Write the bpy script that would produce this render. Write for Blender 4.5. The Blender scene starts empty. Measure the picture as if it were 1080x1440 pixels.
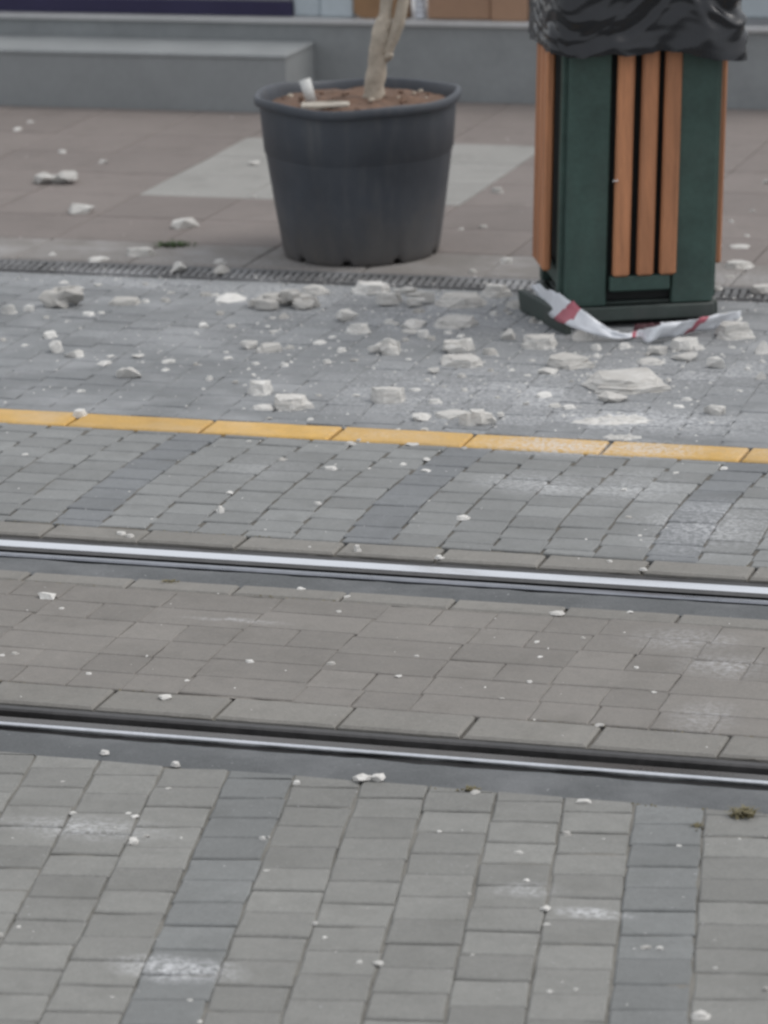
import bpy, bmesh, math, random
from mathutils import Vector, Matrix, noise
R = math.radians
rnd = random.Random(7)
scene = bpy.context.scene
col = scene.collection

# ---------------------------------------------------------------- camera
PITCH, YAW, ROLL = 0.269948, 0.305064, -0.025552
cam = bpy.data.cameras.new('camera')
cam.sensor_fit = 'VERTICAL'; cam.sensor_height = 36.0; cam.sensor_width = 27.0
cam.lens = 5258.36 / 1440 * 36.0
cam.clip_start = 0.1; cam.clip_end = 1000
cam_ob = bpy.data.objects.new('camera', cam); col.objects.link(cam_ob)
fwd = Vector((-math.sin(YAW) * math.cos(PITCH), math.cos(YAW) * math.cos(PITCH), -math.sin(PITCH)))
r0 = Vector((math.cos(YAW), math.sin(YAW), 0)); u0 = r0.cross(fwd)
rt = math.cos(ROLL) * r0 + math.sin(ROLL) * u0
up = -math.sin(ROLL) * r0 + math.cos(ROLL) * u0
cam_ob.matrix_world = Matrix(((rt.x, up.x, -fwd.x, 0), (rt.y, up.y, -fwd.y, 0), (rt.z, up.z, -fwd.z, 1.96476), (0, 0, 0, 1)))
scene.camera = cam_ob
cam.dof.use_dof = True; cam.dof.focus_distance = 6.6; cam.dof.aperture_fstop = 6.5

# ---------------------------------------------------------------- sky, sun, exposure
SUN_EL, SUN_AZ = R(56), R(70)          # azimuth measured from +Y towards +X
world = bpy.data.worlds.new('World'); scene.world = world; world.use_nodes = True
wn = world.node_tree.nodes; wl = world.node_tree.links
sky = wn.new('ShaderNodeTexSky'); sky.sky_type = 'NISHITA'; sky.sun_disc = False
sky.sun_elevation = SUN_EL; sky.sun_rotation = SUN_AZ
sky.air_density = 1.0; sky.dust_density = 4.0; sky.ozone_density = 1.0
hs = wn.new('ShaderNodeHueSaturation'); hs.inputs['Saturation'].default_value = 0.33   # overcast: the blue is mostly gone
wl.new(sky.outputs[0], hs.inputs['Color'])
cl = wn.new('ShaderNodeMix'); cl.data_type = 'RGBA'; cl.inputs[0].default_value = 0.55        # an even cloud layer over it
wl.new(hs.outputs[0], cl.inputs[6]); cl.inputs[7].default_value = (6.6, 6.8, 7.1, 1)
wl.new(cl.outputs[2], wn['Background'].inputs[0]); wn['Background'].inputs[1].default_value = 0.13
sun = bpy.data.lights.new('sun', 'SUN'); sun.energy = 0.9; sun.angle = R(25); sun.color = (1, 0.97, 0.93)
sun_ob = bpy.data.objects.new('sun', sun); col.objects.link(sun_ob)
sd = Vector((math.sin(SUN_AZ) * math.cos(SUN_EL), math.cos(SUN_AZ) * math.cos(SUN_EL), math.sin(SUN_EL)))
sun_ob.rotation_euler = sd.to_track_quat('Z', 'Y').to_euler(); sun_ob.location = (0, 0, 20)
scene.view_settings.view_transform = 'Standard'; scene.view_settings.look = 'None'
scene.view_settings.gamma = 1; scene.view_settings.use_curve_mapping = False
scene.view_settings.exposure = 0.22
scene.render.engine = 'CYCLES'
scene.cycles.pixel_filter_type = 'BLACKMAN_HARRIS'; scene.cycles.filter_width = 2.5

# ---------------------------------------------------------------- helpers
def link(name, mesh, mat=None, parent=None, smooth=False):
    o = bpy.data.objects.new(name, mesh); col.objects.link(o)
    if mat is not None and not mesh.materials: mesh.materials.append(mat)
    if parent is not None: o.parent = parent
    if smooth: mesh.shade_smooth()
    return o
def tag(o, label, cat, group=None, kind=None):
    o['label'] = label; o['category'] = cat
    if group: o['group'] = group
    if kind: o['kind'] = kind
    return o
def struct(o):
    o['kind'] = 'structure'; return o
def empty(name, loc, rz=0):
    o = bpy.data.objects.new(name, None); col.objects.link(o); o.location = loc; o.rotation_euler = (0, 0, rz); o.empty_display_size = .05
    return o
def bm_mesh(bm, name):
    bmesh.ops.recalc_face_normals(bm, faces=bm.faces[:])
    m = bpy.data.meshes.new(name); bm.to_mesh(m); bm.free(); return m
def box(bm, x0, x1, y0, y1, z0, z1, bev=0.0, rot=0):
    vs = [bm.verts.new((x, y, z)) for x in (x0, x1) for y in (y0, y1) for z in (z0, z1)]
    q = [(0, 1, 3, 2), (4, 6, 7, 5), (0, 4, 5, 1), (2, 3, 7, 6), (0, 2, 6, 4), (1, 5, 7, 3)]
    fs = [bm.faces.new([vs[i] for i in f]) for f in q]
    if bev > 0:
        es = list({e for f in fs for e in f.edges})
        bmesh.ops.bevel(bm, geom=es, offset=bev, segments=1, affect='EDGES', profile=.5)
    return vs
def box_mesh(name, x0, x1, y0, y1, z0, z1, bev=0.0):
    bm = bmesh.new(); box(bm, x0, x1, y0, y1, z0, z1, bev); return bm_mesh(bm, name)
def extrude_profile(name, prof, x0, x1, closed=True, n=1):
    """profile of (y, z) swept along X"""
    bm = bmesh.new(); rings = []
    for k in range(n + 1):
        x = x0 + (x1 - x0) * k / n
        rings.append([bm.verts.new((x, y, z)) for y, z in prof])
    m = len(prof)
    for a, b in zip(rings, rings[1:]):
        for i in range(m if closed else m - 1):
            bm.faces.new((a[i], a[(i + 1) % m], b[(i + 1) % m], b[i]))
    if closed:
        bm.faces.new(rings[0]); bm.faces.new(rings[-1][::-1])
    return bm_mesh(bm, name)
def N(x, y=0.0, z=0.0): return noise.noise(Vector((x, y, z)))
def fbm(p, o=4): return noise.fractal(Vector(p), 1.0, 2.0, o)

# ---------------------------------------------------------------- materials
class G:
    """small node-graph writer"""
    def __init__(s, name):
        s.m = bpy.data.materials.new(name); s.m.use_nodes = True
        s.t = s.m.node_tree; s.b = s.t.nodes['Principled BSDF']
    def n(s, kind, **kw):
        nd = s.t.nodes.new(kind)
        for k, v in kw.items(): setattr(nd, k, v)
        return nd
    def set(s, sock, v):
        if hasattr(v, 'links') or hasattr(v, 'is_linked'): s.t.links.new(v, sock)
        else: sock.default_value = v
    def math(s, op, a, b=0.0, clamp=False):
        nd = s.n('ShaderNodeMath', operation=op, use_clamp=clamp); s.set(nd.inputs[0], a); s.set(nd.inputs[1], b); return nd.outputs[0]
    def pos(s):
        return s.n('ShaderNodeNewGeometry').outputs['Position']
    def noise(s, vec, scale, detail=4.0, rough=.55):
        nd = s.n('ShaderNodeTexNoise'); s.t.links.new(vec, nd.inputs['Vector'])
        nd.inputs['Scale'].default_value = scale; nd.inputs['Detail'].default_value = detail; nd.inputs['Roughness'].default_value = rough
        return nd.outputs[0]
    def ramp(s, v, a, b, lo=0.0, hi=1.0):
        nd = s.n('ShaderNodeMapRange'); nd.clamp = True
        s.set(nd.inputs[0], v); nd.inputs[1].default_value = a; nd.inputs[2].default_value = b
        nd.inputs[3].default_value = lo; nd.inputs[4].default_value = hi
        return nd.outputs[0]
    def mix(s, f, a, b, mode='MIX'):
        nd = s.n('ShaderNodeMix', data_type='RGBA', blend_type=mode)
        s.set(nd.inputs[0], f); s.set(nd.inputs[6], a); s.set(nd.inputs[7], b); return nd.outputs[2]
    def scale_col(s, c, f):
        nd = s.n('ShaderNodeVectorMath', operation='SCALE'); s.set(nd.inputs[0], c); s.set(nd.inputs[3], f); return nd.outputs[0]
    def rand(s): return s.n('ShaderNodeObjectInfo').outputs['Random']
    def bump(s, h, strength=.3, dist=.002):
        nd = s.n('ShaderNodeBump'); s.set(nd.inputs['Height'], h); nd.inputs['Strength'].default_value = strength; nd.inputs['Distance'].default_value = dist
        s.t.links.new(nd.outputs[0], s.b.inputs['Normal'])
    def out(s, color, rough=.8, metal=0.0, spec=None):
        s.set(s.b.inputs['Base Color'], color); s.set(s.b.inputs['Roughness'], rough); s.b.inputs['Metallic'].default_value = metal
        if spec is not None: s.b.inputs['Specular IOR Level'].default_value = spec
        return s.m

# plaster powder lying on the paving: (x, y, rx, ry, strength)
DUST = [(-1.721, 4.469, .085, .045, 1.05), (-1.217, 4.804, .06, .018, .9), (-2.049, 4.957, .12, .05, .55), (-1.333, 4.870, .05, .03, .5),
        (-1.886, 7.044, .13, .09, .75), (-1.483, 6.806, .14, .20, .7), (-1.70, 7.05, .12, .14, .45), (-2.47, 7.05, .10, .10, .25),
        (-1.80, 7.60, .34, .13, 1.0), (-2.16, 7.75, .50, .36, .72), (-2.975, 8.66, .28, .16, .75), (-3.375, 8.72, .42, .10, .55),
        (-2.45, 8.50, .60, .26, .58), (-1.85, 8.05, .42, .30, .55), (-3.05, 8.2, .35, .2, .35), (-1.376, 6.082, .10, .07, .42), (-1.274, 5.961, .09, .07, .45), (-1.249, 5.676, .06, .09, .3),
        (-2.182, 6.024, .10, .012, .5), (-1.918, 7.345, .18, .08, 1.0), (-1.745, 7.36, .14, .07, .9), (-1.45, 7.37, .14, .06, .55), (-2.3, 7.36, .16, .05, .35), (-2.55, 8.62, .22, .16, .7), (-1.60, 8.5, .25, .20, .45), (-1.30, 4.27, .14, .012, .55),
        (-3.3, 9.03, .7, .07, .30), (-1.9, 9.05, .5, .12, .35)]
def dust_mask(g, pos, spots=DUST, warp=.05):
    nw = g.n('ShaderNodeTexNoise'); g.t.links.new(pos, nw.inputs['Vector']); nw.inputs['Scale'].default_value = 14; nw.inputs['Detail'].default_value = 3
    sub = g.n('ShaderNodeVectorMath', operation='SUBTRACT'); g.t.links.new(nw.outputs['Color'], sub.inputs[0]); sub.inputs[1].default_value = (.5, .5, .5)
    sc = g.n('ShaderNodeVectorMath', operation='SCALE'); g.t.links.new(sub.outputs[0], sc.inputs[0]); sc.inputs[3].default_value = warp
    ad = g.n('ShaderNodeVectorMath', operation='ADD'); g.t.links.new(pos, ad.inputs[0]); g.t.links.new(sc.outputs[0], ad.inputs[1])
    tot = None
    for x, y, rx, ry, st in spots:
        mp = g.n('ShaderNodeMapping'); mp.vector_type = 'TEXTURE'; g.t.links.new(ad.outputs[0], mp.inputs[0])
        mp.inputs['Location'].default_value = (x, y, 0); mp.inputs['Scale'].default_value = (rx, ry, 10)
        ln = g.n('ShaderNodeVectorMath', operation='LENGTH'); g.t.links.new(mp.outputs[0], ln.inputs[0])
        v = g.ramp(ln.outputs['Value'], 1.25, .15, 0, st)
        tot = v if tot is None else g.math('MAXIMUM', tot, v)
    return tot
def paving(name, c, var=.16, dust=1.0, spots=DUST, rough=.82, specks=.5, grain=.16, base_dust=0.0):
    g = G(name); p = g.pos()
    fine = g.noise(p, 420, 3, .6); mid = g.noise(p, 38, 4); big = g.noise(p, 3.2, 3)
    f = g.math('ADD', g.ramp(fine, .25, .75, 1 - grain, 1 + grain), g.ramp(mid, .3, .7, -.07, .07))
    f = g.math('ADD', f, g.ramp(big, .3, .7, -.07, .07))
    f = g.math('ADD', f, g.ramp(g.noise(p, 120, 4, .7), .3, .7, -.08, .08))
    f = g.math('MULTIPLY', f, g.ramp(g.rand(), 0, 1, 1 - var, 1 + var))
    colr = g.scale_col((*c, 1)[:3], f)
    # dark grime blotches and light scuffs
    gr = g.ramp(g.noise(p, 9, 5, .65), .52, .72, 0, .38)
    colr = g.mix(gr, colr, (c[0] * .62, c[1] * .62, c[2] * .60, 1))
    d = g.math('MULTIPLY', dust_mask(g, p, spots), dust)
    dn = g.noise(p, 85, 6, .75)
    d = g.math('MULTIPLY', d, g.ramp(dn, .43, .60, .06, 1.1))
    d = g.math('MULTIPLY', d, g.ramp(g.rand(), 0, 1, .55, 1.1), True)
    sp = g.ramp(g.noise(p, 130, 2, .5), .705, .76, 0, specks)
    sp = g.math('MULTIPLY', sp, g.ramp(g.noise(p, 6, 2), .42, .62))
    d = g.math('MAXIMUM', d, sp)
    bd = g.ramp(g.noise(p, 5, 5, .6), .45, .75, 0, base_dust)
    d = g.math('MAXIMUM', d, bd)
    colr = g.mix(d, colr, (.60, .605, .62, 1))
    g.bump(g.math('ADD', fine, g.math('MULTIPLY', mid, 2.0)), .4, .0014)
    return g.out(colr, g.ramp(mid, .3, .7, rough - .1, rough + .08), spec=.35)
def plain(name, c, rough=.7, metal=0.0, var=.12, scale=30, bump=.15, objvar=0.0, spec=None, dirt=0.0, dirt_col=(.16, .14, .12), along_z=1.0, shift=0.0):
    g = G(name); tc = g.n('ShaderNodeTexCoord').outputs['Object']
    if along_z != 1.0:
        mp = g.n('ShaderNodeMapping'); g.t.links.new(tc, mp.inputs[0]); mp.inputs['Scale'].default_value = (1, 1, along_z)
        cb = g.n('ShaderNodeCombineXYZ'); g.t.links.new(g.math('MULTIPLY', g.rand(), 9.0), cb.inputs[2]); g.t.links.new(cb.outputs[0], mp.inputs['Location']); tc = mp.outputs[0]
    n1 = g.noise(tc, scale, 5, .6); n2 = g.noise(tc, scale * 9, 3, .6)
    f = g.math('ADD', g.ramp(n1, .3, .7, 1 - var, 1 + var), g.ramp(n2, .3, .7, -var * .5, var * .5))
    if objvar: f = g.math('MULTIPLY', f, g.ramp(g.rand(), 0, 1, 1 - objvar, 1 + objvar))
    colr = g.scale_col(c, f)
    if dirt: colr = g.mix(g.ramp(g.noise(tc, scale * .35, 5, .65), .48, .68, 0, dirt), colr, (*dirt_col, 1))
    g.bump(n2, bump, .001)
    return g.out(colr, g.ramp(n1, .3, .7, max(.02, rough - .07), min(1, rough + .07)), metal, spec)

M = {}
M['near_paver'] = paving('near_paver', (.208, .207, .195), .12)
M['near_paver_dark'] = paving('near_paver_dark', (.178, .184, .182), .10)
M['mid_paver'] = paving('mid_paver', (.198, .186, .171), .09, specks=.35)
M['far_paver'] = paving('far_paver', (.212, .217, .214), .11)
M['far_paver_dark'] = paving('far_paver_dark', (.176, .184, .190), .08)
M['walk_paver'] = paving('walk_paver', (.192, .200, .205), .07, base_dust=.28, specks=.8)
M['border'] = paving('border_stone', (.205, .197, .181), .07)
M['bed_near'] = paving('joint_sand_near', (.175, .168, .150), 0, dust=.5, specks=.15)
M['bed_dark'] = paving('joint_sand', (.115, .107, .092), 0, dust=.4, specks=.15)
M['bed_mid'] = paving('joint_sand_filled', (.185, .172, .156), 0, dust=.5, specks=.15)
M['bed_walk'] = paving('joint_sand_dusty', (.19, .195, .197), 0, dust=.9)
M['filler'] = paving('asphalt_filler', (.095, .100, .103), 0, specks=.5, grain=.35, rough=.7, base_dust=.12)
M['tile_brown'] = paving('plaza_tile', (.192, .168, .156), .06, specks=.35, grain=.14)
M['tile_light'] = paving('plaza_tile_light', (.275, .27, .255), .03, specks=.3, grain=.12)
M['plaza_border'] = paving('plaza_border', (.20, .185, .172), .06, base_dust=.25)
M['yellow'] = paving('yellow_paint', (.54, .335, .10), .08, rough=.62, specks=.4, grain=.16, base_dust=.22)
M['ground'] = paving('ground_paving', (.19, .19, .18), 0, spots=DUST[:1])
M['stone_wall'] = plain('wall_stone', (.245, .258, .262), .75, var=.10, scale=5, dirt=.18, dirt_col=(.14, .14, .135))
M['step_stone'] = plain('step_stone', (.255, .268, .272), .62, var=.08, scale=5, dirt=.15, dirt_col=(.15, .15, .145))
M['sill_stone'] = plain('sill_stone', (.42, .42, .42), .6, var=.08, scale=8)
M['steel_bright'] = plain('polished_steel', (.86, .87, .89), .16, 1.0, var=.04, scale=3, bump=.02)
M['steel_worn'] = plain('worn_steel', (.30, .31, .335), .30, .9, var=.15, scale=6, bump=.1)
M['steel_edge'] = plain('worn_edge_steel', (.72, .73, .75), .18, 1.0, var=.12, scale=9, bump=.05)
M['steel_head'] = plain('head_steel', (.17, .165, .16), .16, 1.0, var=.15, scale=7, bump=.04)
M['steel_dark'] = plain('dark_steel', (.062, .060, .060), .5, .4, var=.3, scale=8)
M['groove'] = plain('groove_dirt', (.034, .033, .033), .9, 0, var=.3, scale=20)
M['steel_brown'] = plain('brown_steel', (.085, .074, .066), .28, .9, var=.3, scale=7)
M['cast_iron'] = paving('cast_iron', (.135, .136, .138), 0, base_dust=.45, dust=1.0)
M['void'] = paving('drain_silt', (.050, .049, .047), 0, base_dust=.75, dust=.9)
def pot_plastic():
    g = G('pot_plastic'); tc = g.n('ShaderNodeTexCoord').outputs['Object']
    mp = g.n('ShaderNodeMapping'); g.t.links.new(tc, mp.inputs[0]); mp.inputs['Scale'].default_value = (1, 1, .14)
    st = g.noise(mp.outputs[0], 34, 5, .65); bl = g.noise(tc, 6, 5, .6); fi = g.noise(tc, 90, 4, .7)
    sx = g.n('ShaderNodeSeparateXYZ'); g.t.links.new(tc, sx.inputs[0])
    c = g.scale_col((.058, .065, .078), g.ramp(bl, .3, .7, .82, 1.2))
    c = g.mix(g.math('MULTIPLY', g.ramp(st, .48, .72), g.ramp(bl, .35, .65, .1, .5)), c, (.13, .13, .13, 1))      # scuffs down the wall
    splash = g.ramp(g.math('ADD', sx.outputs[2], g.math('MULTIPLY', g.noise(tc, 11, 5, .7), .22)), .28, .10, 0, .75)
    c = g.mix(g.math('MULTIPLY', splash, g.ramp(fi, .3, .7, .6, 1)), c, (.135, .122, .108, 1))                       # dried splashes of dirt
    g.bump(fi, .2, .001)
    return g.out(c, g.ramp(st, .3, .7, .42, .6), spec=.4)
M['pot'] = pot_plastic()
M['soil'] = plain('potting_soil', (.135, .082, .056), .95, var=.45, scale=38, bump=.8)
M['bark'] = plain('pale_bark', (.44, .385, .315), .85, var=.24, scale=26, bump=.8, dirt=.4, dirt_col=(.16, .125, .09))
M['green'] = plain('green_paint', (.040, .074, .063), .5, var=.22, scale=9, dirt=.25, dirt_col=(.075, .085, .078), spec=.4)
M['green_base'] = plain('green_base_paint', (.045, .060, .054), .6, var=.2, scale=12, dirt=.4, dirt_col=(.10, .10, .095))
M['wood'] = plain('stained_wood', (.40, .175, .084), .6, var=.24, scale=60, objvar=.12, along_z=.06, dirt=.45, dirt_col=(.17, .085, .05))
M['dark'] = plain('dark_inside', (.012, .014, .014), .8)
M['bag'] = plain('black_bag', (.008, .009, .012), .24, var=.12, scale=10, bump=.04, spec=.5)
M['tape_white'] = plain('tape_white', (.70, .72, .76), .38, var=.06, scale=20)
M['tape_red_shaded'] = plain('tape_red_shaded', (.05, .010, .016), .6, var=.3, scale=30)  # the red tape again, its colour darkened for the shadow under the bin
M['tape_red'] = plain('tape_red', (.44, .12, .155), .38, var=.12, scale=20)
M['leaf'] = plain('weed_leaf', (.05, .085, .025), .7, var=.4, scale=60, objvar=.2)
M['leaf_dry'] = plain('weed_dry', (.15, .13, .07), .8, var=.3, scale=60)
M['navy'] = plain('navy_panel', (.020, .017, .058), .35, var=.1, scale=4)
M['pale_panel'] = plain('pale_panel', (.42, .47, .50), .5, var=.06, scale=5, objvar=.12)
M['white_card'] = plain('white_card', (.62, .64, .68), .6, var=.05, scale=12)
M['grey_trim'] = plain('grey_trim', (.22, .23, .24), .5, var=.05)
M['card'] = plain('cardboard', (.33, .205, .135), .85, var=.07, scale=6, objvar=.06)
M['board'] = plain('brown_board', (.26, .150, .075), .6, var=.12, scale=7)
M['scrap'] = plain('white_scrap', (.66, .66, .64), .6, var=.08, scale=30)
M['scrap_beige'] = plain('beige_scrap', (.46, .42, .36), .7, var=.12, scale=30)

def plaster(name, dusty):
    g = G(name); tc = g.n('ShaderNodeTexCoord').outputs['Object']; oi = g.n('ShaderNodeObjectInfo')
    n1 = g.noise(tc, 3, 4, .6); n2 = g.noise(tc, 22, 3, .6); n3 = g.noise(tc, 7, 4, .6)
    base = g.mix(g.ramp(n3, .42, .66, 0, .5 if dusty else .25), (.68, .67, .645, 1), (.40, .375, .34, 1))
    tone = g.n('ShaderNodeAttribute'); tone.attribute_type = 'OBJECT'; tone.attribute_name = 'tone'
    base = g.mix(tone.outputs['Fac'], base, (.215, .20, .18, 1))
    base = g.scale_col(base, g.ramp(n1, .3, .7, .9, 1.1))
    base = g.scale_col(base, g.ramp(oi.outputs['Random'], 0, 1, .9, 1.08))
    g.bump(g.math('ADD', n2, g.math('MULTIPLY', n3, 2)), .35, .0015)
    return g.out(base, .9, spec=.2)
M['plaster'] = plaster('plaster', True)
M['chip'] = plaster('plaster_chip', False)
CHUNKS = [
(-4.135,10.017,0.132,0.075,0.034,'lobed',0.45,'two-lobed whitish plaster lump on the brown plaza tiles, farthest left'),
(-3.890,9.604,0.076,0.062,0.029,'lump',0.25,'rounded pale plaster lump on the brown tiles below the two-lobed lump'),
(-3.524,9.451,0.074,0.061,0.026,'lump',0.20,'pale domed plaster lump beside the green weed tuft on the plaza'),
(-3.513,9.073,0.080,0.061,0.020,'slab',0.40,'flat grey-white plaster piece left of the green weed tuft'),
(-3.597,8.989,0.063,0.048,0.008,'slab',0.20,'thin flat white flake lying on the drain grate, far left'),
(-3.343,8.900,0.045,0.037,0.025,'lump',0.20,'squat white plaster lump sitting on the drain grate left of the pot'),
(-3.482,8.436,0.114,0.070,0.053,'rough',0.65,'large rough brown-grey mortar lump just below the drain grate, far left'),
(-3.341,8.503,0.087,0.067,0.014,'slab',0.50,'low grey-white plaster ridge right of the brown-grey mortar lump'),
(-3.307,7.965,0.039,0.032,0.029,'lump',0.05,'bright white upright plaster nugget on the left pavers'),
(-3.247,7.927,0.047,0.038,0.018,'lump',0.25,'pale pebble-like plaster piece touching the bright white nugget'),
(-3.045,7.761,0.060,0.049,0.024,'lump',0.30,'lone rounded whitish plaster lump above the yellow line, left side'),
(-3.018,7.384,0.035,0.027,0.016,'slab',0.05,'small white flake lying on a joint of the yellow line at far left'),
(-2.933,8.540,0.180,0.111,0.041,'rough',0.55,"wide dusty grey-white heap of crushed plaster below the pot's left side"),
(-2.906,8.700,0.076,0.058,0.020,'slab',0.30,'thin pale plaster plate beside the crushed heap under the pot'),
(-2.773,8.741,0.103,0.080,0.026,'slab',0.15,'flat white plaster slab lying over the drain below the pot'),
(-2.645,8.618,0.145,0.089,0.046,'rough',0.25,'big jagged white plaster pile piece just below the drain, right of the pot'),
(-2.731,8.414,0.054,0.044,0.028,'lump',0.25,'pale wedge of plaster above the white block with a dark underside'),
(-2.665,8.295,0.064,0.050,0.024,'slab',0.10,'white tabular block with a dark underside below the pot'),
(-2.868,8.082,0.043,0.035,0.022,'lump',0.25,'pale boxy plaster bit at the left end of a short row of pieces'),
(-2.816,8.076,0.067,0.052,0.017,'slab',0.45,'low grey-white plaster piece in the middle of a short row of pieces'),
(-2.696,7.663,0.059,0.045,0.031,'slab',0.10,'white angular block standing behind the flat-topped block near the yellow line'),
(-2.643,7.530,0.049,0.038,0.008,'slab',0.10,'thin white flake in front of the angular block near the yellow line'),
(-2.580,7.556,0.091,0.070,0.027,'slab',0.35,'flat-topped rectangular plaster block near the yellow line'),
(-2.538,8.092,0.078,0.048,0.039,'rough',0.30,"jagged forked white plaster piece right of the photo's centre line"),
(-2.394,7.655,0.077,0.059,0.033,'slab',0.40,'grey-white sloping plaster wedge midway above the yellow line'),
(-2.508,8.641,0.133,0.102,0.025,'slab',0.45,'long thin grey-white plaster sheet just below the drain, left of the bin'),
(-2.452,8.761,0.081,0.062,0.027,'slab',0.20,'white angular plaster piece bridging the drain edge left of the bin'),
(-2.363,8.640,0.066,0.051,0.017,'slab',0.45,"flat grey-white plaster piece tucked left of the bin's dark base"),
(-2.551,8.390,0.069,0.056,0.017,'lump',0.20,'white plaster wedge at the top of a small cluster left of the bin'),
(-2.542,8.324,0.051,0.038,0.006,'slab',0.35,'thin plaster plate under the white wedge in the small cluster'),
(-2.458,8.412,0.114,0.088,0.022,'slab',0.30,'broad pale plaster slab with straight dark lower edge, left of the bin'),
(-2.373,8.146,0.078,0.048,0.031,'rough',0.30,'broken white plaster block stacked above a longer plate'),
(-2.329,8.020,0.098,0.076,0.020,'slab',0.35,'long plaster plate with split dark underside below the broken block'),
(-2.294,8.291,0.041,0.034,0.027,'lump',0.30,'pale knobbly plaster lump between the cluster and the bin'),
(-2.202,8.231,0.085,0.066,0.027,'slab',0.30,"chunky rectangular plaster block in front of the bin's left corner"),
(-2.081,8.059,0.112,0.086,0.024,'slab',0.55,'grey sloping plaster wedge below the barrier tape'),
(-2.116,7.985,0.050,0.041,0.011,'lump',0.15,'white oval chip at the foot of the grey sloping wedge'),
(-2.116,8.321,0.050,0.041,0.023,'lump',0.30,'round pale plaster lump under the hanging end of the barrier tape'),
(-2.144,7.495,0.082,0.050,0.034,'rough',0.30,"rough white plaster pile touching the yellow line's far edge"),
(-2.220,7.551,0.072,0.056,0.011,'slab',0.25,'flat white plate left of the rough pile at the yellow line'),
(-2.272,7.508,0.045,0.037,0.014,'lump',0.20,'pale tilted chip at the left end of the pieces along the yellow line'),
(-1.911,7.884,0.201,0.155,0.033,'slab',0.45,'very large flat layered plaster slab in front of the bin'),
(-1.906,7.757,0.063,0.052,0.020,'lump',0.50,'grey-white lump at the front edge of the very large slab'),
(-1.858,8.282,0.081,0.062,0.026,'slab',0.10,'bright white plaster block under the right end of the tape'),
(-1.843,8.171,0.062,0.051,0.018,'lump',0.40,'greyer plaster block in front of the bright white block under the tape'),
(-1.915,8.217,0.048,0.039,0.019,'lump',0.45,'dull plaster lump against the near edge of the tape'),
(-1.907,8.123,0.073,0.055,0.009,'slab',0.25,'long thin white splinter above the very large slab'),
(-1.754,8.104,0.045,0.037,0.024,'lump',0.20,'white cubic lump right of the very large slab'),
(-1.777,8.422,0.097,0.075,0.036,'slab',0.40,"square grey-white plaster plate off the bin's right front corner"),
(-1.678,8.261,0.040,0.033,0.030,'lump',0.20,"white block cut off by the photo's right edge, below the square plate"),
(-1.666,7.683,0.048,0.039,0.024,'lump',0.30,'pale three-cornered lump at right, just above the yellow line'),
(-1.930,9.203,0.077,0.059,0.016,'slab',0.35,'whitish flat piece right of the bin on the plaza, nearest the drain'),
(-1.981,9.447,0.056,0.042,0.007,'slab',0.35,'thin pale flake right of the bin, farther back on the plaza'),
(-1.816,8.922,0.055,0.042,0.017,'slab',0.40,"grey-white plate above the drain at the photo's right edge"),
(-1.866,7.567,0.185,0.065,0.040,'powder',0.15,'long white mound of plaster powder in front of the very large slab'),
(-1.812,7.439,0.090,0.045,0.020,'powder',0.20,'small white powder mound touching the far edge of the yellow line'),
(-2.100,6.497,0.016,0.012,0.013,'slab',0.05,'small upright white chip beside the far rail'),
(-2.568,6.084,0.034,0.028,0.011,'lump',0.05,'white flattened lump between the rails, at far left'),
(-1.630,6.188,0.030,0.023,0.004,'slab',0.25,'white flake on the paver edge below the far rail, right side'),
(-2.148,5.577,0.023,0.018,0.007,'lump',0.05,'white lump just above the near rail, left side'),
(-1.693,5.263,0.052,0.030,0.012,'lobed',0.20,'two-lobed white plaster bit at the near edge of the near rail bed'),
(-1.285,4.797,0.017,0.014,0.009,'lump',0.10,'small round white chunk on the near pavers at lower right'),
(-1.457,4.549,0.016,0.012,0.006,'lump',0.10,'small round white chunk on the near pavers at bottom centre'),
(-0.991,4.478,0.027,0.021,0.007,'slab',0.20,'white chip at the very bottom right on a dark paver column'),
(-1.956,4.917,0.019,0.015,0.010,'lump',0.15,'small white chunk left of the dark paver column in the near pavers'),
(-1.967,6.760,0.031,0.023,0.006,'slab',0.00,'bright white oval flake between yellow line and far rail, right of centre'),
(-2.449,6.701,0.018,0.015,0.015,'lump',0.05,'white upright nugget between the yellow line and the far rail, left half')]
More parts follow.
